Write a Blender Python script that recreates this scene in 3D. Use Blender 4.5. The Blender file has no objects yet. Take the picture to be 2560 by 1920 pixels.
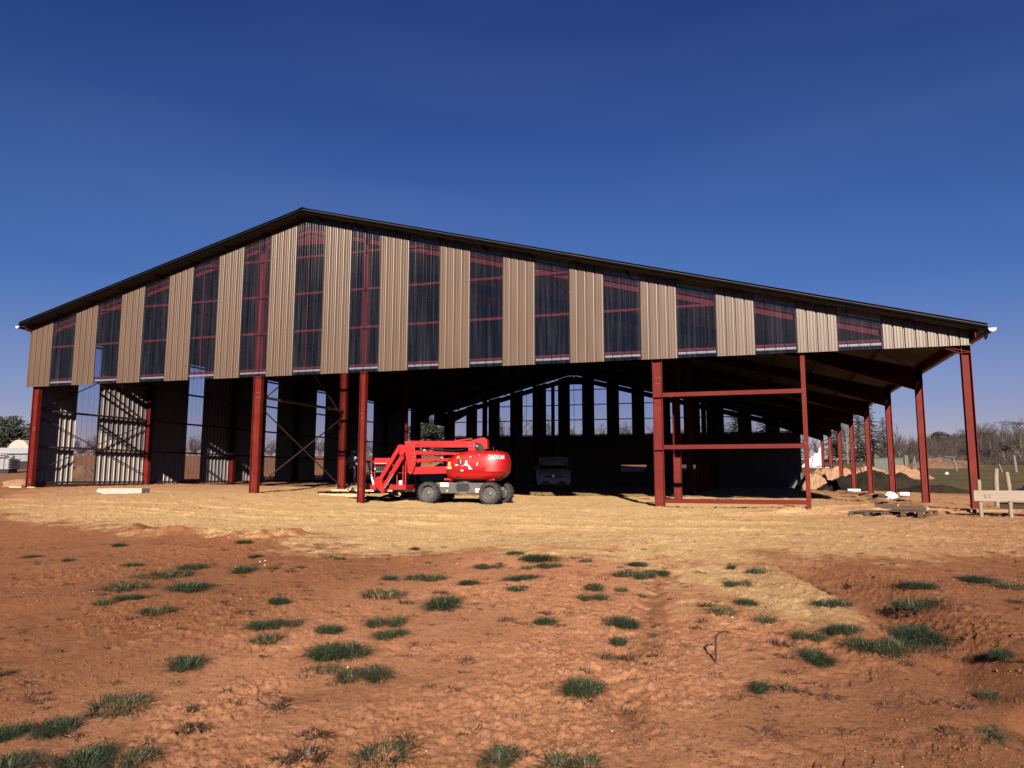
import bpy, bmesh, math, random
import numpy as np
from mathutils import Vector, Matrix
random.seed(7)
scene = bpy.context.scene
col = bpy.data.collections.new("site"); scene.collection.children.link(col)
R = math.radians

# ---------------------------------------------------------------- terrain (all in metres)
S = 1.09                      # one cladding sheet is 1.09 m wide; the shed is laid out in sheet widths
CAM = (24.7271*S, -20.4515*S, 0.6652*S)

def _hash(ix, iy, seed):
    n = (ix.astype(np.int64)*374761393 + iy.astype(np.int64)*668265263 + seed*1442695041) & 0x7fffffff
    n = ((n ^ (n >> 13))*1274126177) & 0x7fffffff
    n = ((n ^ (n >> 16))*1103515245) & 0x7fffffff
    return (n & 0xffffff)/float(0xffffff)

def vn(x, y, seed=0):
    ix = np.floor(x); iy = np.floor(y); fx = x-ix; fy = y-iy
    fx = fx*fx*(3-2*fx); fy = fy*fy*(3-2*fy)
    a = _hash(ix, iy, seed); b = _hash(ix+1, iy, seed); c = _hash(ix, iy+1, seed); d = _hash(ix+1, iy+1, seed)
    return (a*(1-fx)+b*fx)*(1-fy)+(c*(1-fx)+d*fx)*fy

def rot(x, y, a):
    return x*math.cos(a)-y*math.sin(a), x*math.sin(a)+y*math.cos(a)

def fbm(x, y, o=4, seed=0):
    s = 0; amp = .5; t = 0
    for i in range(o):
        x, y = rot(x, y, .7)
        s = s+amp*vn(x, y, seed+i*17); t += amp; amp *= .5; x = x*2.03; y = y*2.03
    return s/t

def sstep(a, b, x):
    t = np.clip((x-a)/(b-a), 0, 1); return t*t*(3-2*t)

def base_h(x, y):
    "smooth lie of the land; x, y, result in sheet widths"
    a = np.interp(x, [-20, 0, 6, 9.7, 13.5, 22, 30, 45], [.3, .29, .22, .15, -.12, -.11, -.1, -.1])
    b = np.interp(x, [-20, 0, 10, 14, 22, 30], [.4, .42, .2, 0, -.03, -.02])
    s = np.clip(-y/20.45, 0, 1.15)
    zf = a*(1-s)+(-.74)*s
    zb = a+(b-a)*np.clip(y/12, 0, 1)
    z = np.where(y < 0, zf, zb)
    fz = (x-24.7)*-.3+(y+20.45)*.954
    out = np.maximum(np.maximum(sstep(31, 34, x), sstep(1.5, 6, -x)), sstep(41, 46, y))
    z = z+out*(2.0*np.clip((fz-35)/42, 0, 1.6)+.02*np.clip(fz-105, 0, 400)*0.5)
    return z

def pip(px, py, poly):
    ins = np.zeros(px.shape, bool); n = len(poly); dmin = np.full(px.shape, 1e9)
    for i in range(n):
        x0, y0 = poly[i]; x1, y1 = poly[(i+1) % n]
        c = ((y0 > py) != (y1 > py)) & (px < (x1-x0)*(py-y0)/((y1-y0) or 1e-9)+x0)
        ins ^= c
        dx, dy = x1-x0, y1-y0
        t = np.clip(((px-x0)*dx+(py-y0)*dy)/(dx*dx+dy*dy+1e-12), 0, 1)
        dmin = np.minimum(dmin, np.hypot(px-x0-t*dx, py-y0-t*dy))
    return np.where(ins, dmin, -dmin)     # signed distance, + inside

def segd(px, py, pts):
    "distance to a polyline and position along it"
    best = np.full(px.shape, 1e9); al = np.zeros(px.shape); side = np.zeros(px.shape); acc = 0
    for (x0, y0), (x1, y1) in zip(pts[:-1], pts[1:]):
        dx, dy = x1-x0, y1-y0; L = math.hypot(dx, dy)
        t = np.clip(((px-x0)*dx+(py-y0)*dy)/(L*L), 0, 1)
        d = np.hypot(px-x0-t*dx, py-y0-t*dy); m = d < best
        best = np.where(m, d, best); al = np.where(m, acc+t*L, al)
        side = np.where(m, ((px-x0)*dy-(py-y0)*dx)/L, side); acc += L
    return best, al, side


# ---------------------------------------------------------------- camera
F_PX, YAW, PITCH, ROLL = 1877.54, 0.3046, 0.1241, 0.0019
cam_d = bpy.data.cameras.new("camera"); cam = bpy.data.objects.new("camera", cam_d); col.objects.link(cam)
cam_d.sensor_fit = 'HORIZONTAL'; cam_d.sensor_width = 36; cam_d.lens = 36*F_PX/2560
cam_d.clip_start = .1; cam_d.clip_end = 6000
_f = Vector((-math.sin(YAW)*math.cos(PITCH), math.cos(YAW)*math.cos(PITCH), math.sin(PITCH)))
_r = Vector((math.cos(YAW), math.sin(YAW), 0)); _u = _r.cross(_f)
_r2 = _r*math.cos(ROLL)+_u*math.sin(ROLL); _u2 = -_r*math.sin(ROLL)+_u*math.cos(ROLL)
_m = Matrix((_r2, _u2, -_f)).transposed().to_4x4(); _m.translation = CAM
cam.matrix_world = _m
scene.camera = cam

# ---------------------------------------------------------------- sky, sun, exposure
SUN_TO = Vector((.30, -1.0, .455)).normalized()
ELEV = math.asin(SUN_TO.z); AZ = math.atan2(SUN_TO.x, SUN_TO.y)
world = bpy.data.worlds.new("World"); scene.world = world; world.use_nodes = True
nt = world.node_tree; nt.nodes.clear()
sky = nt.nodes.new('ShaderNodeTexSky'); sky.sky_type = 'NISHITA'; sky.sun_disc = False
sky.sun_elevation = ELEV; sky.sun_rotation = AZ; sky.altitude = 0
sky.air_density = 1.2; sky.dust_density = 0.0; sky.ozone_density = 5.0
tc = nt.nodes.new('ShaderNodeTexCoord')
mp = nt.nodes.new('ShaderNodeMapping'); mp.inputs['Rotation'].default_value = (0, R(14), R(25)); mp.inputs['Scale'].default_value = (1.2, 1.2, 9)
cl = nt.nodes.new('ShaderNodeTexNoise'); cl.inputs['Scale'].default_value = 1.1; cl.inputs['Detail'].default_value = 5; cl.inputs['Roughness'].default_value = .45
rp = nt.nodes.new('ShaderNodeValToRGB'); rp.color_ramp.elements[0].position = .47; rp.color_ramp.elements[1].position = .80
rp.color_ramp.elements[1].color = (.15, .15, .15, 1)
mixc = nt.nodes.new('ShaderNodeMix'); mixc.data_type = 'RGBA'; mixc.inputs['B'].default_value = (4.2, 4.6, 6.5, 1)
tint = nt.nodes.new('ShaderNodeMix'); tint.data_type = 'RGBA'; tint.blend_type = 'MULTIPLY'; tint.inputs[0].default_value = 1
tint.inputs['B'].default_value = (.84, .82, 1.06, 1)
bg = nt.nodes.new('ShaderNodeBackground'); bg.inputs['Strength'].default_value = .05
wo = nt.nodes.new('ShaderNodeOutputWorld')
L = nt.links.new
L(tc.outputs['Generated'], mp.inputs['Vector']); L(mp.outputs[0], cl.inputs['Vector']); L(cl.outputs['Fac'], rp.inputs['Fac'])
L(sky.outputs[0], tint.inputs['A'])
L(rp.outputs[0], mixc.inputs['Factor']); L(tint.outputs['Result'], mixc.inputs['A'])
sx_ = nt.nodes.new('ShaderNodeSeparateXYZ'); L(tc.outputs['Generated'], sx_.inputs[0])
er = nt.nodes.new('ShaderNodeValToRGB'); el_ = er.color_ramp.elements; el_[0].position = .0; el_[0].color = (.60, .44, .46, 1); el_[1].position = .56; el_[1].color = (.185, .25, .40, 1)
e_ = el_.new(.26); e_.color = (.29, .37, .48, 1); e_ = el_.new(.11); e_.color = (.49, .42, .48, 1); er.color_ramp.interpolation = 'EASE'; L(sx_.outputs[2], er.inputs[0])
t2 = nt.nodes.new('ShaderNodeMix'); t2.data_type = 'RGBA'; t2.blend_type = 'MULTIPLY'; t2.inputs[0].default_value = 1; L(mixc.outputs['Result'], t2.inputs['A']); L(er.outputs[0], t2.inputs['B']); L(t2.outputs['Result'], bg.inputs['Color']); L(bg.outputs[0], wo.inputs[0])
sun_d = bpy.data.lights.new("sun", 'SUN'); sun = bpy.data.objects.new("sun", sun_d); col.objects.link(sun)
sun_d.energy = 5.0; sun_d.angle = R(.5); sun_d.color = (1, .90, .78)
sun.rotation_euler = (-SUN_TO).to_track_quat('-Z', 'Y').to_euler(); sun.location = (30, -30, 40)
vs = scene.view_settings; vs.view_transform = 'Standard'; vs.look = 'None'; vs.gamma = 1; vs.exposure = 1.5
scene.cycles.diffuse_bounces = 0; scene.cycles.glossy_bounces = 3; scene.cycles.transparent_max_bounces = 16; scene.cycles.max_bounces = 8
scene.cycles.use_denoising = True

# ---------------------------------------------------------------- helpers
def tag(o, label=None, cat=None, group=None, kind=None):
    if label: o['label'] = label
    if cat: o['category'] = cat
    if group: o['group'] = group
    if kind: o['kind'] = kind
    return o

def empty(name, loc=(0, 0, 0), rz=0, label=None, cat=None, group=None):
    o = bpy.data.objects.new(name, None); o.empty_display_size = .2; o.location = loc; o.rotation_euler = (0, 0, rz)
    col.objects.link(o); return tag(o, label, cat, group)

def kids(o):
    return [c for c in col.objects if c.parent == o]

def copy_tree(o, parent=None):
    c = o.copy(); col.objects.link(c)
    if parent is not None: c.parent = parent
    for ch in CH.get(o.name, []):
        copy_tree(ch, c)
        CH.setdefault(c.name, []).append(LAST[0])
    LAST[0] = c
    return c
CH = {}; LAST = [None]

class MB:
    def __init__(s, sc=1.0): s.v = []; s.f = []; s.m = []; s.sc = sc; s.cm = 0
    def add(s, vs, fs, m=None):
        o = len(s.v); s.v += [tuple(p) for p in vs]; s.f += [tuple(i+o for i in f) for f in fs]; s.m += [s.cm if m is None else m]*len(fs)
    def box(s, x0, x1, y0, y1, z0, z1, m=None):
        s.add([(x0,y0,z0),(x1,y0,z0),(x1,y1,z0),(x0,y1,z0),(x0,y0,z1),(x1,y0,z1),(x1,y1,z1),(x0,y1,z1)],
              [(0,3,2,1),(4,5,6,7),(0,1,5,4),(1,2,6,5),(2,3,7,6),(3,0,4,7)], m)
    def frame(s, p, q, up=(0,0,1)):
        p = Vector(p); q = Vector(q); d = (q-p).normalized(); up = Vector(up)
        if abs(d.dot(up)) > .98: up = Vector((0,1,0))
        a = d.cross(up).normalized(); b = a.cross(d).normalized(); return p, q, a, b
    def bar(s, p, q, w, h, up=(0,0,1), m=None):
        p, q, a, b = s.frame(p, q, up); a = a*w/2; b = b*h/2
        s.add([p-a-b, p+a-b, p+a+b, p-a+b, q-a-b, q+a-b, q+a+b, q-a+b],
              [(0,1,2,3),(7,6,5,4),(0,4,5,1),(1,5,6,2),(2,6,7,3),(3,7,4,0)], m)
    def prof(s, p, q, pts, up=(0,0,1), m=None, caps=True):
        "sweep a closed 2-D profile (a, b) from p to q"
        p, q, a, b = s.frame(p, q, up); n = len(pts)
        vs = [p+a*x+b*y for x, y in pts]+[q+a*x+b*y for x, y in pts]
        fs = [(i, (i+1) % n, n+(i+1) % n, n+i) for i in range(n)]
        if caps: fs += [tuple(range(n))[::-1], tuple(range(n, 2*n))]
        s.add(vs, fs, m)
    def ibeam(s, p, q, h, b, t=.012, tw=.009, up=(0,0,1), m=None):
        "I-section, depth h along up"
        H = h/2; B = b/2; w = tw/2
        s.prof(p, q, [(-B,-H),(B,-H),(B,-H+t),(w,-H+t),(w,H-t),(B,H-t),(B,H),(-B,H),(-B,H-t),(-w,H-t),(-w,-H+t),(-B,-H+t)], up, m)
    def tube(s, p, q, r, n=8, r2=None, m=None, caps=True):
        r2 = r if r2 is None else r2
        p, q, a, b = s.frame(p, q)
        vs = [p+(a*math.cos(t)+b*math.sin(t))*r for t in [2*math.pi*i/n for i in range(n)]]
        vs += [q+(a*math.cos(t)+b*math.sin(t))*r2 for t in [2*math.pi*i/n for i in range(n)]]
        fs = [(i, (i+1) % n, n+(i+1) % n, n+i) for i in range(n)]
        if caps: fs += [tuple(range(n))[::-1], tuple(range(n, 2*n))]
        s.add(vs, fs, m)
    def path(s, pts, r, n=8, m=None):
        for a, b in zip(pts[:-1], pts[1:]): s.tube(a, b, r, n, m=m)
    def prism(s, poly, y0, y1, m=None, ax='y'):
        "polygon in the x-z plane (or x-y for ax='z', y-z for 'x') pushed along the third axis"
        n = len(poly)
        def P(a, b, c): return {'y': (a, c, b), 'z': (a, b, c), 'x': (c, a, b)}[ax]
        vs = [P(a, b, y0) for a, b in poly]+[P(a, b, y1) for a, b in poly]
        fs = [tuple(range(n)), tuple(range(n, 2*n))[::-1]]+[(i, n+i, n+(i+1) % n, (i+1) % n) for i in range(n)]
        s.add(vs, fs, m)
    def lathe(s, prof, n=24, c=(0,0,0), ax='y', m=None):
        "prof: (radius, distance along the axis)"
        vs = []; k = len(prof)
        for i in range(n):
            t = 2*math.pi*i/n
            for r, d in prof:
                p = {'y': (r*math.cos(t), d, r*math.sin(t)), 'z': (r*math.cos(t), r*math.sin(t), d), 'x': (d, r*math.cos(t), r*math.sin(t))}[ax]
                vs.append((p[0]+c[0], p[1]+c[1], p[2]+c[2]))
        fs = [(i*k+j, ((i+1) % n)*k+j, ((i+1) % n)*k+j+1, i*k+j+1) for i in range(n) for j in range(k-1)]
        s.add(vs, fs, m)
    def blob(s, c, rx, ry, rz, seed=0, amp=.25, n=10, k=7, m=None):
        rr = random.Random(seed); vs = []; fs = []
        ph = [(rr.uniform(0, 6.28), rr.uniform(0, 6.28)) for _ in range(4)]
        for j in range(k+1):
            th = math.pi*j/k
            for i in range(n):
                p = 2*math.pi*i/n
                d = 1+amp*(math.sin(2*p+ph[0][0])*math.sin(2*th+ph[0][1])+.6*math.sin(3*p+ph[1][0]+th*2)+.4*rr.uniform(-1, 1))*math.sin(th)
                vs.append((c[0]+rx*d*math.sin(th)*math.cos(p), c[1]+ry*d*math.sin(th)*math.sin(p), c[2]+rz*(1+amp*.3*rr.uniform(-1, 1))*math.cos(th)))
        for j in range(k):
            for i in range(n):
                fs.append((j*n+i, (j+1)*n+i, (j+1)*n+(i+1) % n, j*n+(i+1) % n))
        s.add(vs, fs, m)
    def loft(s, rings, m=None, caps=True):
        n = len(rings[0]); vs = [p for r in rings for p in r]
        fs = [(j*n+i, j*n+(i+1) % n, (j+1)*n+(i+1) % n, (j+1)*n+i) for j in range(len(rings)-1) for i in range(n)]
        if caps: fs += [tuple(range(n))[::-1], tuple(range((len(rings)-1)*n, len(rings)*n))]
        s.add(vs, fs, m)
    def build(s, name, mats, parent=None, smooth=False, bevel=0, weld=False, recalc=False):
        me = bpy.data.meshes.new(name)
        k = s.sc; me.from_pydata([(a*k, b*k, c*k) for a, b, c in s.v], [], s.f)
        if not isinstance(mats, (list, tuple)): mats = [mats]
        for mt in mats: me.materials.append(mt)
        me.polygons.foreach_set('material_index', s.m)
        if recalc or weld:
            bm = bmesh.new(); bm.from_mesh(me)
            if weld: bmesh.ops.remove_doubles(bm, verts=bm.verts, dist=1e-5)
            bmesh.ops.recalc_face_normals(bm, faces=bm.faces); bm.to_mesh(me); bm.free()
        me.update()
        o = bpy.data.objects.new(name, me); col.objects.link(o)
        if parent is not None:
            o.parent = parent; CH.setdefault(parent.name, []).append(o)
        if smooth:
            me.polygons.foreach_set('use_smooth', [True]*len(me.polygons))
            if smooth != 'all': me.set_sharp_from_angle(angle=R(smooth if isinstance(smooth, (int, float)) and smooth is not True else 40))
        if bevel:
            b = o.modifiers.new('b', 'BEVEL'); b.width = bevel; b.segments = 2; b.limit_method = 'ANGLE'; b.angle_limit = R(40)
        return o

def mat(name, c, rough=.6, metal=0, var=.15, vscale=6, bump=0, bscale=60, spec=.5, c2=None, c2scale=3, c2lo=.5, c2hi=.7, coat=0, stretch=None, coords='Object'):
    c = tuple(q*.68 for q in c); c2 = tuple(q*.68 for q in c2) if c2 else c2
    m = bpy.data.materials.new(name); m.use_nodes = True; nt = m.node_tree; N = nt.nodes; L = nt.links.new
    b = N['Principled BSDF']; b.inputs['Roughness'].default_value = rough; b.inputs['Metallic'].default_value = metal
    b.inputs['Specular IOR Level'].default_value = spec
    if coat: b.inputs['Coat Weight'].default_value = coat; b.inputs['Coat Roughness'].default_value = .08
    tc = N.new('ShaderNodeTexCoord'); vec = tc.outputs[coords]
    if stretch:
        mp = N.new('ShaderNodeMapping'); mp.inputs['Scale'].default_value = stretch; L(vec, mp.inputs[0]); vec = mp.outputs[0]
    n = N.new('ShaderNodeTexNoise'); n.inputs['Scale'].default_value = vscale; n.inputs['Detail'].default_value = 6; L(vec, n.inputs['Vector'])
    mr = N.new('ShaderNodeMapRange'); mr.inputs['From Min'].default_value = .25; mr.inputs['From Max'].default_value = .75
    mr.inputs['To Min'].default_value = 1-var; mr.inputs['To Max'].default_value = 1+var; L(n.outputs['Fac'], mr.inputs[0])
    mx = N.new('ShaderNodeVectorMath'); mx.operation = 'SCALE'
    if c2:
        n2 = N.new('ShaderNodeTexNoise'); n2.inputs['Scale'].default_value = c2scale; n2.inputs['Detail'].default_value = 8; n2.inputs['Roughness'].default_value = .65; L(vec, n2.inputs['Vector'])
        r2 = N.new('ShaderNodeMapRange'); r2.inputs['From Min'].default_value = c2lo; r2.inputs['From Max'].default_value = c2hi; L(n2.outputs['Fac'], r2.inputs[0])
        mm = N.new('ShaderNodeMix'); mm.data_type = 'RGBA'; mm.inputs['A'].default_value = (*c, 1); mm.inputs['B'].default_value = (*c2, 1)
        L(r2.outputs[0], mm.inputs['Factor']); L(mm.outputs['Result'], mx.inputs[0])
    else: mx.inputs[0].default_value = c
    L(mr.outputs[0], mx.inputs['Scale']); L(mx.outputs[0], b.inputs['Base Color'])
    rr = N.new('ShaderNodeMapRange'); rr.inputs['To Min'].default_value = max(0, rough-.08); rr.inputs['To Max'].default_value = min(1, rough+.1); L(n.outputs['Fac'], rr.inputs[0]); L(rr.outputs[0], b.inputs['Roughness'])
    if bump:
        n3 = N.new('ShaderNodeTexNoise'); n3.inputs['Scale'].default_value = bscale; n3.inputs['Detail'].default_value = 5; L(vec, n3.inputs['Vector'])
        bp = N.new('ShaderNodeBump'); bp.inputs['Strength'].default_value = bump; bp.inputs['Distance'].default_value = .01; L(n3.outputs['Fac'], bp.inputs['Height']); L(bp.outputs[0], b.inputs['Normal'])
    return m

M = {}
M['clad'] = mat('beige_sheet', (.096, .056, .034), .38, 0, .10, 3, spec=.38, stretch=(1, 1, .15), bump=.05, bscale=4)
M['clad_in'] = mat('sheet_back', (.36, .31, .285), .5, 0, .08, 4)
M['roof'] = mat('roof_sheet', (.07, .05, .042), .5, 0, .1, 3)
M['roof_in'] = mat('roof_lining', (.085, .072, .068), .7, 0, .15, 2)
M['flash'] = mat('brown_flashing', (.006, .0045, .004), .9, 0, .1, 3, spec=.0)
M['steel'] = mat('red_primer', (.118, .0125, .009), .6, 0, .14, 2.5, spec=.08, c2=(.16, .026, .019), c2scale=1.6, c2lo=.5, c2hi=.8, bump=.1, bscale=30)
M['scuff'] = mat('scuffed_red_primer', (.118, .0125, .009), .6, 0, .15, 4, spec=.08, c2=(.7, .5, .45), c2scale=7, c2lo=.70, c2hi=.74, stretch=(.35, 1, 1))
M['galv'] = mat('galvanised', (.55, .56, .58), .35, .6, .1, 8)
M['white'] = mat('white_plastic', (.50, .50, .50), .4, 0, .04, 5)
M['brace'] = mat('dark_brace', (.035, .012, .010), .7, 0, .1, 5)
M['concrete'] = mat('concrete', (.36, .32, .27), .9, 0, .12, 5, bump=.3, bscale=30)
M['block'] = mat('blockwork', (.10, .088, .08), .9, 0, .15, 3, bump=.3, bscale=20)
M['liftred'] = mat('lift_red', (.36, .003, .004), .44, 0, .07, 3, coat=.06, c2=(.26, .03, .02), c2scale=5, c2lo=.68, c2hi=.9)
M['liftgrey'] = mat('lift_grey', (.085, .075, .07), .5, 0, .1, 5, c2=(.22, .16, .10), c2scale=4, c2lo=.55, c2hi=.85)
M['rubber'] = mat('rubber', (.022, .020, .019), .85, 0, .2, 8, c2=(.10, .078, .055), c2scale=7, c2lo=.5, c2hi=.85, bump=.3, bscale=50)
M['black'] = mat('black_part', (.012, .011, .011), .5, 0, .1, 5)
M['chrome'] = mat('bright_steel', (.7, .7, .72), .25, .9, .05, 5)
M['yellow'] = mat('yellow_sticker', (.75, .45, .02), .5, 0, .05, 5)
M['sticker'] = mat('white_sticker', (.75, .74, .72), .5, 0, .05, 15)
M['blue'] = mat('blue_plastic', (.01, .10, .40), .5, 0, .1, 4)
M['sill'] = mat('pale_sill', (.34, .34, .35), .5, 0, .1, 5)
M['navy'] = mat('navy_strap', (.02, .025, .07), .8, 0, .2, 8)
M['wood'] = mat('weathered_wood', (.30, .21, .13), .85, 0, .2, 5, stretch=(1, 8, 8), c2=(.24, .17, .11), c2scale=3, c2lo=.5, c2hi=.8, bump=.3, bscale=20)
M['wood_dark'] = mat('old_brown_wood', (.095, .055, .03), .85, 0, .3, 4, stretch=(1, 7, 7), c2=(.06, .035, .02), c2scale=4, c2lo=.45, c2hi=.7, bump=.4, bscale=20)
M['wood_new'] = mat('fresh_timber', (.48, .34, .19), .75, 0, .12, 5, stretch=(1, 7, 7), bump=.15, bscale=20)
M['board'] = mat('pale_plank', (.27, .20, .15), .8, 0, .12, 4, stretch=(.6, 6, 14), c2=(.18, .13, .09), c2scale=3, c2lo=.5, c2hi=.75)
M['post'] = mat('bleached_post', (.25, .185, .13), .9, 0, .25, 6, stretch=(4, 4, 1), c2=(.16, .12, .09), c2scale=5, c2lo=.55, c2hi=.7, bump=.4, bscale=15)
M['bag'] = mat('white_sack', (.60, .58, .56), .7, 0, .08, 6, bump=.4, bscale=8)
M['rust'] = mat('rusty_metal', (.03, .012, .007), .85, 0, .3, 15, bump=.5, bscale=60)
M['bark'] = mat('bark', (.13, .105, .09), .9, 0, .25, 3)
M['barkpale'] = mat('pale_bark', (.15, .13, .11), .9, 0, .25, 3)
M['twig'] = mat('bare_twigs', (.055, .036, .031), .9, 0, .3, .5)
M['twig2'] = mat('grey_twigs', (.075, .057, .05), .9, 0, .3, .5)
M['needle'] = mat('needles', (.022, .033, .018), .8, 0, .4, .8, c2=(.075, .08, .06), c2scale=.9, c2lo=.5, c2hi=.7)
M['leafdark'] = mat('evergreen_leaf', (.022, .034, .016), .75, 0, .4, .7, c2=(.05, .055, .03), c2scale=.8, c2lo=.45, c2hi=.7)
M['sweater'] = mat('grey_wool', (.40, .33, .32), .95, 0, .1, 8, bump=.3, bscale=60)
M['trousers'] = mat('dark_trousers', (.018, .017, .019), .9, 0, .1, 8)
M['skin'] = mat('skin', (.45, .25, .17), .6, 0, .05, 8)
M['cap'] = mat('grey_cap', (.36, .37, .37), .85, 0, .1, 20)
M['hair'] = mat('dark_hair', (.03, .02, .015), .8, 0, .2, 30)
M['vanwhite'] = mat('van_white', (.62, .60, .58), .45, 0, .04, 3, coat=.3)
M['darkglass'] = mat('dark_glass', (.01, .01, .012), .08, 0, 0, 3)
M['lamp_glass'] = mat('lamp_glass', (.35, .35, .36), .15, 0, 0, 3)
M['tarp'] = mat('white_sheeting', (.42, .39, .40), .6, 0, .06, 2)
M['green_box'] = mat('green_paint', (.045, .055, .04), .6, 0, .12, 2)

def soilmat(name, c, c2, sc=.8, bump=.8):
    return mat(name, c, .95, 0, .18, 9, c2=c2, c2scale=sc, c2lo=.4, c2hi=.65, bump=bump, bscale=9, spec=.15)
M['redsoil'] = soilmat('red_soil', (.20, .088, .042), (.14, .055, .026))
M['pinksand'] = soilmat('pink_sand', (.33, .19, .115), (.27, .145, .08))
M['sand'] = soilmat('yellow_sand', (.30, .19, .085), (.24, .145, .06))
M['brownsoil'] = soilmat('brown_soil', (.16, .085, .05), (.10, .055, .035))
M['darksoil'] = soilmat('dark_soil', (.014, .010, .007), (.026, .017, .011))

def clearmat():
    m = bpy.data.materials.new('clear_corrugated_sheet'); m.use_nodes = True; N = m.node_tree.nodes; L = m.node_tree.links.new; N.clear()
    tr = N.new('ShaderNodeBsdfTransparent'); tr.inputs[0].default_value = (.72, .71, .78, 1)
    gl = N.new('ShaderNodeBsdfGlossy'); gl.inputs['Roughness'].default_value = .10; gl.inputs[0].default_value = (.9, .9, .9, 1)
    df = N.new('ShaderNodeBsdfDiffuse'); df.inputs[0].default_value = (.40, .38, .40, 1)
    fr = N.new('ShaderNodeFresnel'); fr.inputs[0].default_value = 1.55
    tc = N.new('ShaderNodeTexCoord'); mp = N.new('ShaderNodeMapping'); mp.inputs['Scale'].default_value = (5, 5, .2)
    ns = N.new('ShaderNodeTexNoise'); ns.inputs['Scale'].default_value = 2.2; ns.inputs['Detail'].default_value = 8
    rg = N.new('ShaderNodeMapRange'); rg.inputs['From Min'].default_value = .45; rg.inputs['From Max'].default_value = .8; rg.inputs['To Min'].default_value = .004; rg.inputs['To Max'].default_value = .035
    m1 = N.new('ShaderNodeMixShader'); m2 = N.new('ShaderNodeMixShader'); out = N.new('ShaderNodeOutputMaterial')
    L(tc.outputs['Object'], mp.inputs[0]); L(mp.outputs[0], ns.inputs['Vector']); L(ns.outputs['Fac'], rg.inputs[0]); L(rg.outputs[0], m1.inputs[0])
    L(tr.outputs[0], m1.inputs[1]); L(df.outputs[0], m1.inputs[2]); L(fr.outputs[0], m2.inputs[0]); L(m1.outputs[0], m2.inputs[1]); L(gl.outputs[0], m2.inputs[2]); L(m2.outputs[0], out.inputs[0])
    return m
M['clear'] = clearmat()
# ---------------------------------------------------------------- ground
SANDP = [(6,-6),(9.06,-7.92),(12.64,-8.4),(15.07,-9.01),(16.72,-9.3),(17.28,-8.83),(18.33,-10.29),(19.77,-10.17),(20.55,-9.74),(21.68,-10.36),(22.38,-9.75),(23.08,-10.22),(23.63,-10.82),(23.94,-11.67),(24.2,-12.0),(24.3,-12.75),(24.67,-13.16),(25.1,-13.39),(25.4,-13.6),(25.45,-12.45),(25.2,-11.2),(24.95,-10.46),(25.4,-9.3),(26.1,-9.4),(27.2,-8.8),(28.6,-7.9),(32,-6.8),(38,-5),(38,6),(33.5,8),(32.5,20),(32,46),(-3,46),(-1.5,8),(0,1),(3,-3)]
DITCH = [(24.9,-9),(25.5,-10.95),(25.85,-12.4),(25.98,-13.6),(26.12,-14.9),(26.3,-16.5)]
CHAN = [(23.8,-11.2),(23.75,-12.6),(23.95,-13.9),(23.75,-15.2),(24.1,-16.4)]
RIDGE = [(13.4,-8.6),(14.0,-9.3),(14.97,-8.95),(16.36,-9.36),(17.15,-8.95)]
TRACKS = [([(23.7,-8.6),(23.78,-9.8),(23.95,-12.2)], .2, .5), ([(22.3,-16.9),(23.4,-16.25),(25.4,-15.0)], .17, .45),
          ([(23.9,-17.5),(24.8,-16.6),(25.9,-16.0)], .16, .4), ([(24.3,-9.4),(25.4,-9.9),(26.6,-10.9)], .16, .6), ([(19.5,-15.2),(21.2,-15.6),(22.6,-15.2)], .15, .5)]
RUTS = [[(25.5,-1.0),(28.2,3),(28.9,12),(29,30)],[(27.2,-2.2),(29.0,2.5),(29.5,12),(29.6,30)],[(24.5,-2.2),(27.5,-.6),(31,.5),(34,0)],[(3,-5),(12,-3.6),(24,-4.4),(34,-5)],[(2,-6.3),(13,-5.2),(24,-6),(33,-7)]]

def zones(x, y):
    n = fbm(x*2.3, y*2.3, 4, 5)-.5
    sd = pip(x, y, SANDP)
    n2 = fbm(x*9, y*9, 3, 6)-.5; sand = sstep(-.55, .75, sd+n*2.3+n2*1.5)
    far = sstep(.15, .9, ((x-24.7)*-.3+(y+20.45)*.954-33.5)/4+n*.8)
    out = np.maximum(np.maximum(sstep(31.3, 33.3, x+n*1.5), sstep(2, 8, -x)), sstep(40, 43, y))
    tr = sstep(.35, .1, segd(x, y, [(24.2,-11.2),(24.9,-12.2),(25.35,-13.3)])[0]*.55+n*.35); sand = np.maximum(sand, tr*.95)
    return sand, far*out*np.where(x > 16, 1, .25)

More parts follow.
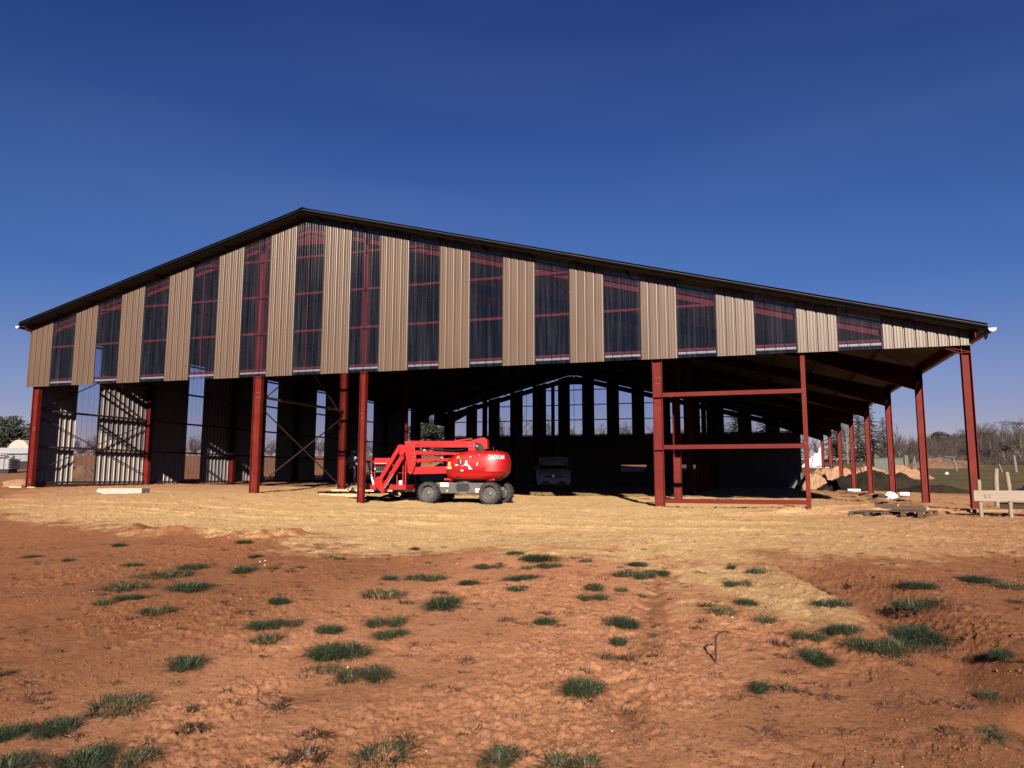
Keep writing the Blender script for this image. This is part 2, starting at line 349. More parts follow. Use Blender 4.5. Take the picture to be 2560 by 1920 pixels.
def disp(x, y, sand=None):
    "relief in metres on top of base_h; x, y in sheet widths"
    if sand is None: sand, _ = zones(x, y)
    X = x*S; Y = y*S; red = 1-sand
    r = np.hypot(x-CAM[0]/S, y-CAM[1]/S); near = np.clip(1.5-r/22, .25, 1)
    inside = ((x > -.5) & (x < 30.5) & (y > -.3) & (y < 39.5))
    d = (fbm(X*.4, Y*.4, 2, 3)-.5)*.11*np.where(inside, .35, 1)
    cl = np.maximum(0, fbm(X*5.5, Y*5.5, 4, 31)-.53)
    cl2 = np.maximum(0, fbm(X*15, Y*15, 3, 77)-.52)
    patch = sstep(.50, .68, fbm(X*.8, Y*.8, 3, 91))
    d = d+red*((fbm(X*.8, Y*.8, 2, 11)-.5)*.04+cl*(.0+.03*patch)+cl2*(.015+.05*patch)+(fbm(X*30, Y*30, 3, 9)-.5)*.021*(.5+patch))*near
    d = d+sand*((fbm(X*1.0, Y*1.0, 3, 13)-.5)*.06+(fbm(X*5, Y*5, 4, 23)-.5)*.018+np.maximum(0, fbm(X*9, Y*9, 3, 29)-.56)*.10+(fbm(X*18, Y*18, 3, 19)-.5)*.014)
    dd, al, side = segd(x, y, RIDGE)
    d = d+.17*np.exp(-(dd/.24)**2)*(.15+.5*vn(x*5, y*5, 41)+.8*fbm(x*14, y*14, 3, 42)*vn(x*2, y*2, 43))+.05*red*np.exp(-(dd/.9)**2)
    dd, al, side = segd(x, y, DITCH)
    w = .30+.12*(vn(al*1.3, al*0, 51)-.5); tp = sstep(.2, 2.2, al)
    d = d-.17*tp*np.exp(-(dd/w)**2)*(.6+.6*vn(x*4, y*4, 52))+.06*tp*np.exp(-((dd-.55)/.22)**2)
    hx, hy = x-26.33, y+15.25
    d = d-.14*np.exp(-((hx/.25)**2+(hy/.12)**2))
    dd, al, side = segd(x, y, CHAN)
    d = d-.055*np.exp(-(dd/(.10+.12*vn(al*2, al*0, 57)))**2)*(.4+vn(x*6, y*6, 58))
    for pts, w, a in TRACKS:
        dd, al, side = segd(x, y, pts)
        m = sstep(w*1.15, w*.6, dd)*sstep(0, .8, al)*(.4+.9*vn(x*3, y*3, 63))
        ch = sstep(.25, .6, np.sin((al*S/.085+np.abs(side)/w*1.6)*2*math.pi/2.0))*sstep(.0, .05, dd)
        d = d-m*a*(.010+.022*ch)+a*.008*np.exp(-((dd-w*1.1)/.07)**2)*sstep(0, .8, al)
    for k, pts in enumerate(RUTS):
        dd, al, side = segd(x, y, pts)
        d = d-(.07 if k < 3 else .03)*np.exp(-(dd/.13)**2)*(.3+vn(al*1.2, al*0+k, 61))+(.04 if k < 3 else .015)*np.exp(-((dd-.3)/.12)**2)
    d = d+.12*np.exp(-(((x-9.6)/.9)**2+((y-6.3)/.8)**2))+.10*np.exp(-(((x-15.0)/.5)**2+((y-.2)/.5)**2))
    d = d+.16*np.exp(-(((x-11.5)/2.2)**2+((y-7.5)/1.2)**2))*(.6+.6*vn(x*1.5, y*1.5, 5))
    return d

def GZ(x, y, rel=True):
    "ground height in metres at (x, y) in metres"
    a = np.array([x/S]); b = np.array([y/S])
    return float(base_h(a, b)[0]*S+(disp(a, b)[0] if rel else 0))

def make_ground():
    cx, cy = CAM[0]/S, CAM[1]/S
    fwd = math.atan2(.954, -.3)
    ang = list(np.linspace(-R(43), R(43), 1250))
    ext = list(np.linspace(R(43), 2*math.pi-R(43), 70))[1:-1]
    th = np.array([fwd-a for a in ang]+[fwd-a for a in ext])
    rs = [1.6]
    while rs[-1] < 2600:
        r = rs[-1]
        k = .0042 if r < 30 else (.0042+(r-30)*.0004 if r < 90 else .06)
        rs.append(r*(1+k))
    rs = np.array(rs); nr, na = len(rs), len(th)
    rr, tt = np.meshgrid(rs, th, indexing='ij')
    x = cx+rr*np.cos(tt); y = cy+rr*np.sin(tt)
    xf, yf = x.ravel(), y.ravel()
    sand, field = zones(xf, yf)
    z = base_h(xf, yf)*S+disp(xf, yf, sand)
    co = np.stack([xf*S, yf*S, z], 1)
    # the cap under the camera
    co = np.vstack([co, [[cx*S, cy*S, float(z[:na].mean())]]])
    i = np.arange(nr-1)[:, None]; j = np.arange(na)[None]
    a = i*na+j; b = i*na+(j+1) % na; c = (i+1)*na+(j+1) % na; d = (i+1)*na+j
    quads = np.stack([a+0*j, b+0*j, c+0*j, d+0*j], -1).reshape(-1, 4)
    tris = np.stack([np.full(na, len(co)-1), (np.arange(na)+1) % na, np.arange(na)], 1)
    me = bpy.data.meshes.new('ground'); nq, ntri = len(quads), len(tris)
    me.vertices.add(len(co)); me.vertices.foreach_set('co', co.ravel().astype(np.float32))
    me.loops.add(nq*4+ntri*3); me.loops.foreach_set('vertex_index', np.concatenate([quads.ravel(), tris.ravel()]).astype(np.int32))
    me.polygons.add(nq+ntri)
    me.polygons.foreach_set('loop_start', np.concatenate([np.arange(nq)*4, nq*4+np.arange(ntri)*3]).astype(np.int32))
    me.polygons.foreach_set('use_smooth', np.ones(nq+ntri, bool))
    me.update(calc_edges=True)
    at = me.color_attributes.new('soil', 'FLOAT_COLOR', 'POINT')
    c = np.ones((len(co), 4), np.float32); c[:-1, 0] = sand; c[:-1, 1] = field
    dd, _, _ = segd(xf, yf, DITCH); d3, a3, _ = segd(xf, yf, CHAN); c[:-1, 2] = np.clip(np.exp(-(dd/.45)**2)+1.1*np.exp(-(d3/.17)**2)*sstep(.3, .6, fbm(xf*5, yf*5, 3, 66)), 0, 1)
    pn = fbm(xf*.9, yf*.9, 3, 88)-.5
    c[:-1, 3] = np.clip(np.exp(-((xf-23.0)/2.3)**4-np.maximum(0, (-yf-21)/2)**2)*(.95+1.2*pn), 0, 1)  # alpha: paler mid-view, darker at the sides; a vignette painted into the earth colour
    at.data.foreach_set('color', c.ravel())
    m = bpy.data.materials.new('earth'); m.use_nodes = True; N = m.node_tree.nodes; L = m.node_tree.links.new
    b = N['Principled BSDF']; b.inputs['Roughness'].default_value = .95; b.inputs['Specular IOR Level'].default_value = .12
    att = N.new('ShaderNodeAttribute'); att.attribute_name = 'soil'; sp = N.new('ShaderNodeSeparateColor'); L(att.outputs['Color'], sp.inputs[0])
    tc = N.new('ShaderNodeTexCoord')
    def noise(s, d=6, r=.6):
        n = N.new('ShaderNodeTexNoise'); n.inputs['Scale'].default_value = s; n.inputs['Detail'].default_value = d; n.inputs['Roughness'].default_value = r; L(tc.outputs['Object'], n.inputs['Vector']); return n.outputs['Fac']
    def ramp(f, a, bb, c0, c1):
        r = N.new('ShaderNodeMapRange'); r.inputs['From Min'].default_value = a; r.inputs['From Max'].default_value = bb; L(f, r.inputs[0])
        x = N.new('ShaderNodeMix'); x.data_type = 'RGBA'; x.inputs['A'].default_value = (*c0, 1); x.inputs['B'].default_value = (*c1, 1); L(r.outputs[0], x.inputs['Factor']); return x.outputs['Result']
    def mix(f, a, bb, blend='MIX'):
        x = N.new('ShaderNodeMix'); x.data_type = 'RGBA'; x.blend_type = blend
        (L(f, x.inputs['Factor']) if not isinstance(f, float) else x.inputs['Factor'].__setattr__('default_value', f)); L(a, x.inputs['A'])
        (L(bb, x.inputs['B']) if not isinstance(bb, tuple) else x.inputs['B'].__setattr__('default_value', (*bb, 1))); return x.outputs['Result']
    def rng(f, a, bb, c0=0., c1=1.):
        r = N.new('ShaderNodeMapRange'); r.inputs['From Min'].default_value = a; r.inputs['From Max'].default_value = bb; r.inputs['To Min'].default_value = c0; r.inputs['To Max'].default_value = c1; L(f, r.inputs[0]); return r.outputs[0]
    red = ramp(noise(.9, 8, .65), .35, .68, (.235, .095, .042), (.185, .069, .029))
    red = mix(rng(noise(7, 6, .7), .5, .72), red, (.29, .13, .064))
    red = mix(rng(noise(3.1, 7, .7), .58, .72, 0, .8), red, (.14, .052, .022))
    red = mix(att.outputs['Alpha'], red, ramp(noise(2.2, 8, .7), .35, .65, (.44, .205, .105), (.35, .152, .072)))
    sandc = ramp(noise(.8, 8, .6), .35, .65, (.465, .305, .143), (.415, .262, .118))
    sandc = mix(rng(noise(9, 6, .7), .52, .75, 0, .6), sandc, (.44, .29, .135))
    sandc = mix(rng(noise(2.6, 8, .7), .60, .75, 0, .55), sandc, (.29, .16, .065))
    # the sand turns pinkish brown towards the ends of the pad
    sx = N.new('ShaderNodeSeparateXYZ'); L(tc.outputs['Object'], sx.inputs[0])
    e1 = rng(sx.outputs[0], 26, 31); e2 = rng(sx.outputs[0], 15, 3)
    ad = N.new('ShaderNodeMath'); ad.operation = 'ADD'; ad.use_clamp = True; L(e1, ad.inputs[0]); L(e2, ad.inputs[1])
    sandc = mix(ad.outputs[0], sandc, ramp(noise(.9, 7), .35, .65, (.335, .180, .090), (.285, .142, .066)))
    fieldc = ramp(noise(.16, 8, .6), .4, .62, (.052, .046, .017), (.085, .058, .028))
    fieldc = mix(rng(noise(1.8, 8, .7), .5, .7), fieldc, (.036, .040, .013))
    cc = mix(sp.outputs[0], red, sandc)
    cc = mix(rng(sp.outputs[2], .25, 1, 0, .7), cc, (.17, .065, .03))
    cc = mix(sp.outputs[1], cc, fieldc)
    cc = mix(rng(noise(26, 6, .85), .545, .60, 0, .7), cc, (.07, .024, .011))
    cc = mix(rng(noise(12, 8, .85), .60, .66, 0, .7), cc, (.08, .028, .013))
    dm = rng(noise(1.6, 8, .75), .585, .60); dm2 = rng(noise(11, 6, .8), .40, .55); mm_ = N.new('ShaderNodeMath'); mm_.operation = 'MULTIPLY'; L(dm, mm_.inputs[0]); L(dm2, mm_.inputs[1])
    mk = N.new('ShaderNodeMath'); mk.operation = 'MULTIPLY'; mk.inputs[1].default_value = .6; L(mm_.outputs[0], mk.inputs[0]); cc = mix(mk.outputs[0], cc, (.15, .058, .027))
    # pale grit
    vo = N.new('ShaderNodeTexVoronoi'); vo.inputs['Scale'].default_value = 38; L(tc.outputs['Object'], vo.inputs['Vector'])
    lt = N.new('ShaderNodeMath'); lt.operation = 'LESS_THAN'; lt.inputs[1].default_value = .10; L(vo.outputs['Distance'], lt.inputs[0])
    sc2 = N.new('ShaderNodeSeparateColor'); L(vo.outputs['Color'], sc2.inputs[0])
    g2 = N.new('ShaderNodeMath'); g2.operation = 'GREATER_THAN'; g2.inputs[1].default_value = .72; L(sc2.outputs[0], g2.inputs[0])
    gm = N.new('ShaderNodeMath'); gm.operation = 'MULTIPLY'; L(lt.outputs[0], gm.inputs[0]); L(g2.outputs[0], gm.inputs[1])
    cc = mix(gm.outputs[0], cc, (.42, .27, .17))
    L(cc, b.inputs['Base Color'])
    bp = N.new('ShaderNodeBump'); bp.inputs['Strength'].default_value = 1.0; bp.inputs['Distance'].default_value = .016
    n1 = noise(30, 8, .85); L(n1, bp.inputs['Height'])
    bp2 = N.new('ShaderNodeBump'); bp2.inputs['Strength'].default_value = .6; bp2.inputs['Distance'].default_value = .004; L(noise(120, 5, .8), bp2.inputs['Height']); L(bp.outputs[0], bp2.inputs['Normal']); L(bp2.outputs[0], b.inputs['Normal'])
    me.materials.append(m)
    o = bpy.data.objects.new('ground', me); col.objects.link(o); tag(o, kind='structure')
make_ground()
# ---------------------------------------------------------------- the shed (laid out in sheet widths, MB scales by S)
XR, ZR, SL, BAY, NB = 11.42, 9.08, .26, 5.511, 7       # ridge position and height, roof fall, frame spacing, bays
LEN = BAY*NB
def zroof(x, off=0): return ZR-SL*abs(x-XR)-off
def UB(): return MB(S)
shed = empty('steel_shed', (0, 0, 0), 0, 'large open-fronted steel shed with beige and clear striped gable on red primed frames', 'shed')

def sheet(name, x0, x1, zb, zt, y0, mats, nrib=4, flip=1, plane='x', rows=(), single=False, thick=.006):
    "vertical ribbed sheet; runs along x (or y when plane='y'), face at y0, ribs stand out by -flip"
    mb = UB(); w = x1-x0; p = w/nrib; pts = []
    for i in range(nrib):
        a = x0+i*p
        for t, d in ((0, 0), (.045, 0), (.07, .027), (.10, .0322), (.13, .034), (.30, .034), (.325, .031), (.345, .031), (.385, .034), (.62, .034), (.645, .031), (.665, .031), (.705, .034), (.835, .034), (.88, .032), (.925, .027), (.955, 0)):
            pts.append((a+t*p, d))
    pts.append((x1, 0))
    def P(x, d, z): return (x, y0-flip*d, z) if plane == 'x' else (y0-flip*d, x, z)
    for k, off in enumerate((0, thick)):
        if single and k: break
        vs = []
        for x, d in pts: vs += [P(x, d-off, zb), P(x, d-off, zt(x))]
        fs = [(2*i, 2*i+2, 2*i+3, 2*i+1) for i in range(len(pts)-1)]
        if k: fs = [f[::-1] for f in fs]
        mb.add(vs, fs, k if not single else 0)
    if rows:
        for z in rows:
            for i in range(nrib):
                xx = x0+(i+.5)*p if False else x0+i*p+.022*p
                if zt(xx) > z+.05 and zb < z:
                    q = P(xx, .004, z); r = .011
                    mb.add([(q[0]-r, q[1], q[2]), (q[0], q[1], q[2]-r), (q[0]+r, q[1], q[2]), (q[0], q[1], q[2]+r), (q[0], q[1]-.012, q[2])], [(0,1,4),(1,2,4),(2,3,4),(3,0,4)], len(mats)-1)
    return mb.build(name, mats, shed)

GIRTS = [4.10, 5.30, 6.52, 7.73]
ztop = lambda x: zroof(x, .03)
front_in = [M['clad'], M['clad_in'], M['galv']]
for i in range(30):
    x0, x1 = i, min(i+1, 29.94)
    if i % 2 == 0 or i > 28:
        sheet('cladding_sheet', x0+.004, x1-.004, 3.87, ztop, -.02, front_in, rows=GIRTS+([5.9] if i > 14 else []))
        if i % 2 == 0 and i == 0:
            pass
    else:
        o = sheet('clear_sheet', x0-.02, x1+.02, 3.875, ztop, -.022, [M['clear'], M['clear'], M['galv']], single=True, rows=GIRTS)
        mb = UB(); mb.box(x0+.01, x1-.01, .0, .02, 3.99, 4.035); mb.box(x0+.01, x1-.01, .0, .05, 3.975, 3.985); mb.build('sill_flashing', M['sill'], shed)
mb = UB(); mb.box(-.035, -.02, -.06, .02, 3.87, zroof(-.03, .04)); mb.box(-.02, .05, -.062, -.058, 3.87, zroof(0, .05)); mb.build('corner_flashing', M['clad'], shed)

# far gable: striped above, plain lower wall, block base
back_in = [M['clad'], M['roof_in'], M['galv']]  # backs darker than the front gable's: interior shade put into the colour
for i in range(30):
    x0, x1 = i, min(i+1, 29.94)
    if i % 2 == 0 or i > 28:
        sheet('cladding_sheet', x0, x1, 4.05, ztop, LEN+.35, back_in, flip=-1)
    else:
        sheet('clear_sheet', x0-.01, x1+.01, 4.05, ztop, LEN+.35, [M['clear']], flip=-1, single=True)
for k in range(6):
    a, b = k*5, min(k*5+5, 28.4)
    sheet('cladding_sheet', a, b, 1.68, lambda x: 4.06, LEN+.33, back_in, nrib=round((b-a)*4), flip=-1)
mb = UB()
for x0, x1, z1 in ((.1, 15.1, 1.7), (15.1, 17.1, 1.16), (17.1, 19.75, 1.7), (19.75, 20.85, 1.13), (20.85, 28.4, 1.7)):
    mb.box(x0, x1, LEN+.12, LEN+.30, -.4, z1)
mb.build('block_base_wall', M['block'], shed)

# left long wall
clear_left = [(2, 3), (8, 9), (13.9, 14.9), (18.8, 19.8), (25, 26), (31, 32)]
solid = [(0.0, 2), (3, 5.5), (5.5, 8), (9, 11.5), (11.5, 13.9), (14.9, 16.9), (16.9, 18.8), (19.8, 22.4), (22.4, 25), (26, 28.5), (28.5, 31), (32, 33.75)]
zl = lambda y: 6.04
lw = [M['clad'], M['clad_in'], M['galv']]
for a, b in solid: sheet('wall_sheet', max(a,.16), b, .30, zl, .12, lw, nrib=max(4, round((b-a)*4)), plane='y')
for a, b in clear_left: sheet('clear_wall_sheet', a-.01, b+.01, .30, zl, .12, [M['clear']], plane='y', single=True)
sheet('wall_sheet', 33.75, 35.45, 4.97, zl, .12, lw, nrib=7, plane='y'); sheet('clear_wall_sheet', 35.45, 36.46, 4.97, zl, .12, [M['clear']], plane='y', single=True)
sheet('wall_sheet', 36.46, 38.6, 4.97, zl, .12, lw, nrib=9, plane='y')
mb = UB()
for a, b in ((0, 33.75),): mb.box(.12, .26, a+.2, b, .30, .40)
mb.build('wall_kerb', M['brace'], shed)

# frames
for j in range(NB+1):
    y = j*BAY+(.12 if j == 0 else 0)
    cols = [(.30, .27, .15), (9.66, .27 if j else .29, .15), (22.42, .26, .16), (29.85, .21, .17)]
    if j == 0: cols += [(13.47, .19, .17), (26.13, .11, .09)]
    for x, h, b in cols:
        if j == NB and x in (9.66, 22.42): pass
        mb = UB(); zb = -.45; zt_ = zroof(x, .22)
        if x == 22.42 and j == 0: zt_ = zroof(x, .24)
        if x == 26.13: mb.prof((x, y, zb), (x, y, zt_), [(-.055,-.045),(.055,-.045),(.055,.045),(-.055,.045)], up=(0,1,0))
        else: mb.ibeam((x, y, zb), (x, y, zt_), h, b, .014, .012, up=(1,0,0))
        # bolts and splice
        if j == 0:
            for z in ((3.38, 3.22) if x in (9.66, 22.42) else (2.4, 2.32, .55, .48) if x == .30 else (1.55, 2.95) if x == 26.13 else (2.62, 2.47, .3) if x == 13.47 else (3.95, 3.86)):
                for dx in ((-.04, .04) if x != 26.13 else (0,)):
                    yy = y-(.006 if x != 26.13 else .045); mb.add([(x+dx-.013, yy, z-.011), (x+dx+.013, yy, z-.011), (x+dx+.013, yy, z+.011), (x+dx-.013, yy, z+.011), (x+dx, yy-.02, z)], [(0,1,4),(1,2,4),(2,3,4),(3,0,4)], 1)
        if x == 22.42 and j == 0:
            for z in (1.42, 2.84): mb.box(x-.135, x+.135, y-.095, y+.09, z-.008, z+.008)
        if x == 29.85 and j == 0: mb.box(x-.115, x+.115, y-.10, y+.09, 3.70, 3.715)
        mb.build('column', [M['steel'], M['galv']], shed)
        if x in (.30, 29.85):          # haunch at the eaves
            mb = UB(); s_ = 1 if x < 1 else -1; xx = x+s_*h/2
            L_ = (2.6 if x < 1 else 3.4) if j else .95; zz = lambda q: zroof(q, .20)
            xe = xx+s_*L_; dp = (1.0 if x < 1 else .70) if j else (.75 if x < 1 else .42)
            mb.prism([(xx, zz(xx)-.22), (xe, zz(xe)-.22), (xe, zz(xe)-(.38 if j else .26)), (xx, zz(xx)-dp)], y-.01, y+.01)
            a = Vector((xx, y, zz(xx)-dp)); b_ = Vector((xe, y, zz(xe)-(.38 if j else .26))); mb.bar(a, b_, .13, .014)
            mb.build('haunch', M['steel'], shed)
    for a, b in ((.16, XR), (29.95, XR)):
        mb = UB(); k_ = (.31, .20) if j == 0 else (.40, .38); p = (a, y, zroof(a, k_[0]+.02)-.0-.0*(k_[1])); p = (a, y, zroof(a, .20)-.20-(.05 if j == 0 else 0)); q = (b, y, zroof(b, .20)-.20-(.05 if j == 0 else 0))
        mb.ibeam(p, q, k_[1], .16, .016, .012); mb.build('rafter', M['steel'], shed)
    mb = UB(); mb.prism([(XR-1.6, zroof(XR-1.6, .57)), (XR, zroof(XR, .57)), (XR+1.6, zroof(XR+1.6, .57)), (XR, zroof(XR, .92))], y-.01, y+.01); mb.build('ridge_haunch', M['steel'], shed)

# purlins
def purlin(x):
    mb = UB(); z = zroof(x, .02); s_ = 1 if x < XR else -1
    mb.prof((x, -.27, z-.09), (x, LEN+.40, z-.09), [(-.035,.085),(.03,.085),(.03,.0),(.04,.0),(.04,.08),(.037,.09),(-.035,.09)])
    mb.build('purlin', M['brace'], shed)
xs = [.12]+[1.3+i*1.41 for i in range(8)]
for x in xs[:8]+[11.1]: purlin(x)
x = 11.75
while x < 30.1: purlin(x); x += 1.405
# roof sheets, ribs run down the slope
for side in (0, 1):
    mb = UB(); y = -.44; pts = []
    while y < LEN+.44:
        for t, d in ((0, 0), (.02, .035), (.05, .035), (.07, 0)): pts.append((y+t, d))
        y += .25
    pts.append((LEN+.44, 0))
    xe = -.18 if side == 0 else 30.22
    for k, off in enumerate((.055, 0.0)):
        vs = []
        for yy, d in pts:
            o_ = (d if k == 0 else d*.8)+off
            vs += [(xe, yy, zroof(xe)+o_), (XR, yy, zroof(XR)+o_)]
        fs = [(2*i, 2*i+1, 2*i+3, 2*i+2) for i in range(len(pts)-1)]
        if (side == 0) != (k == 0): fs = [f[::-1] for f in fs]
        mb.add(vs, fs, k)
    mb.add([(xe, -.44, zroof(xe)), (xe, LEN+.44, zroof(xe)), (xe, LEN+.44, zroof(xe)+.09), (xe, -.44, zroof(xe)+.09)], [(0, 1, 2, 3)], 0)
    mb.build('roof_sheet', [M['roof'], M['roof_in']], shed)
    for yy in (-.45, LEN+.45):
        s_ = -1 if yy < 0 else 1; mb = UB()
        a = (xe, yy+s_*.008, zroof(xe)+.03); b = (XR, yy+s_*.008, zroof(XR)+.03); mb.bar(a, b, .012, .05)
        a = (xe, yy-s_*.05, zroof(xe)+.108); b = (XR, yy-s_*.05, zroof(XR)+.108); mb.bar(a, b, .14, .01)
        if yy < 0:
            mb.bar((xe, yy+.05, zroof(xe)-.04), (XR, yy+.05, zroof(XR)-.04), .03, .045)
        mb.build('verge_flashing', M['flash'], shed)
mb = UB(); mb.prism([(XR-.25, zroof(XR-.25)+.10), (XR, zroof(XR)+.115), (XR+.25, zroof(XR+.25)+.10), (XR, zroof(XR)+.135)], -.48, LEN+.48); mb.build('ridge_cap', M['flash'], shed)
# gutters and outlets
for xg, zg in ((-.22, zroof(-.18)-.02), (30.31, zroof(30.22)+.0)):
    mb = UB(); n = 9; pts = []
    for i in range(n): t = math.pi+math.pi*i/(n-1); pts.append((.085*math.cos(t), .085*math.sin(t)))
    for i in range(n)[::-1]: t = math.pi+math.pi*i/(n-1); pts.append((.079*math.cos(t), .079*math.sin(t)))
    mb.prof((xg, -.46, zg), (xg, LEN+.46, zg), pts, caps=False)
    for yy in (-.462, LEN+.455): mb.prism([(xg+.085*math.cos(math.pi+math.pi*i/8), zg+.085*math.sin(math.pi+math.pi*i/8)) for i in range(9)], yy, yy+.006)
    mb.build('gutter', M['white'], shed)
    if xg > 0:
        for j in (-.02, 1.5, 3.0, 4.5, 6.0):
            mb = UB(); yy = max(-.2, j*BAY); mb.tube((xg-.05, yy, zg-.07), (xg-.05, yy, zg-.21), .042, 12, .038); mb.build('gutter_outlet', M['white'], shed)
for xx in (.02, 29.99):
    mb = UB(); z = zroof(xx)-.16; mb.bar((xx, -.3, z), (xx, LEN+.3, z), .02, .16); mb.bar((xx, -.3, z+.07), (xx, LEN+.3, z+.07), .1, .02); mb.build('eaves_beam', M['steel'], shed)

# gable rails and anti-sag rods, front and back
for yy in (.09, LEN+.19):
    for z in GIRTS:
        hw = (zroof(0, .35)-z)/SL
        x0 = max(.02, XR-(ZR-.30-z)/SL); x1 = min(29.75, XR+(ZR-.30-z)/SL)
        mb = UB(); mb.prof((x0, yy, z), (x1, yy, z), [(.045,-.035),(.045,.035),(-.045,.035),(-.045,.026),(.036,.026),(.036,-.035)] if yy < 1 else [(-.045,-.035),(-.045,.035),(.045,.035),(.045,-.035)]); mb.build('gable_rail', M['steel'], shed)
    for xx in (4.7, 7.35, 11.38):
        mb = UB(); mb.tube((xx, yy, 4.1), (xx, yy, zroof(xx, .5)), .018, 8); mb.build('sag_rod', M['steel'], shed)
for a, b in ((.05, XR), (29.85, XR)):
    mb = UB(); mb.bar((a, .05, zroof(a, .20)), (b, .05, zroof(b, .20)), .05, .045); mb.bar((a, .05, zroof(a, .29)), (b, .05, zroof(b, .29)), .05, .035); mb.build('rake_rail', M['steel'], shed)
# left wall rails
for z in (.46, 1.75, 3.07, 4.42, 5.75):
    yend = 33.7 if z < 5 else 38.5
    mb = UB(); mb.prof((.19, .2, z), (.19, yend, z), [(-.06,-.035),(.06,-.035),(.06,.035),(.045,.035),(.045,-.02),(-.06,-.02)]); mb.build('wall_rail', M['brace'], shed)
# wind bracing
def brace(a, b):
    mb = UB(); mb.bar(a, b, .03, .03); mb.build('wind_brace', M['brace'], shed)
for x, z0, z1, z2 in ((.22, .8, 3.0, 5.7), (9.66, .35, 3.05, 6.4)):
    for a, b in ((z0, z1-.1), (z1, z2)):
        brace((x, .2, a), (x, BAY-.1, b)); brace((x, .2, b), (x, BAY-.1, a))
mb = UB(); mb.bar((9.66, .2, 3.25), (9.66, BAY-.1, 3.25), .08, .08); mb.build('strut', M['brace'], shed)
for k in (1, 3, 5):
    yy = (k-1)*BAY if k == 1 else k*BAY
    for (xa, xb) in ((25.6, 29.8), (22.5, 25.6)):
        za = zroof(xa, .26); zb_ = zroof(xb, .26); brace((xa, yy+.1, za), (xb, yy+BAY-.1, zb_)) ; brace((xb, yy+.1, zb_), (xa, yy+BAY-.1, za))
# door frame rails between the right-hand front posts
for z, m_ in ((.06, 'scuff'), (1.485, 'scuff'), (2.895, 'steel')):
    mb = UB(); mb.prof((22.56, .075, z), (26.075, .075, z), [(-.05,-.055),(.05,-.055),(.05,.055),(-.05,.055)]); mb.build('door_rail', M[m_], shed)
# ---------------------------------------------------------------- articulated boom lift
LX, LY = 16.6*S, .85*S
LZ = -.13*S
lift = empty('boom_lift', (LX, LY, LZ), 0, 'red articulated boom lift with grey wheels parked in the open front of the shed', 'boom lift')
def lb(mb, n, m, smooth=False, bevel=0, parent=None, recalc=True): return mb.build(n, m, parent or lift, smooth, bevel, recalc=recalc)
# chassis
mb = MB(); mb.prism([(-.92,.42),(-.62,.36),(.60,.36),(.92,.42),(1.0,.60),(.80,.70),(-.86,.71),(-1.0,.60)], -.50, .50); mb.box(-1.15,-.95,-.40,.40,.28,.46); mb.box(.98,1.16,-.40,.40,.28,.46)
lb(mb, 'chassis', M['liftgrey'], bevel=.015)
mb = MB(); mb.prism([(-.18,.56),(-.12,.68),(.25,.68),(.32,.56),(.25,.43),(-.12,.43)], -.512, -.502); lb(mb, 'hatch', M['black'])
for x in (-.14, .27):
    mb = MB(); mb.tube((x,-.52,.555),(x,-.50,.555),.013,8); lb(mb, 'bolt', M['chrome'])
for x0,x1,z0,z1,y in ((-.70,-.42,.575,.705,-.506),(.50,.66,.40,.53,-.506)):
    mb = MB(); mb.box(x0,x1,y,y+.004,z0,z1); lb(mb,'placard',M['sticker'])
for x,z in ((-.74,.66),(-.50,.42)):
    mb = MB(); mb.box(x,x+.06,-.508,-.504,z,z+.05); lb(mb,'warning_sticker',M['yellow'])
for sx in (-1, 1):
    mb = MB(); mb.tube((sx*1.05,-.55,.37),(sx*1.05,.55,.37),.09,12); mb.box(sx*1.05-.11,sx*1.05+.11,-.53,-.42,.22,.56); mb.box(sx*1.05-.11,sx*1.05+.11,.42,.53,.22,.56); mb.box(sx*1.05-.09,sx*1.05+.09,-.45,.45,.27,.40); lb(mb,'axle',M['liftgrey'],bevel=.01)
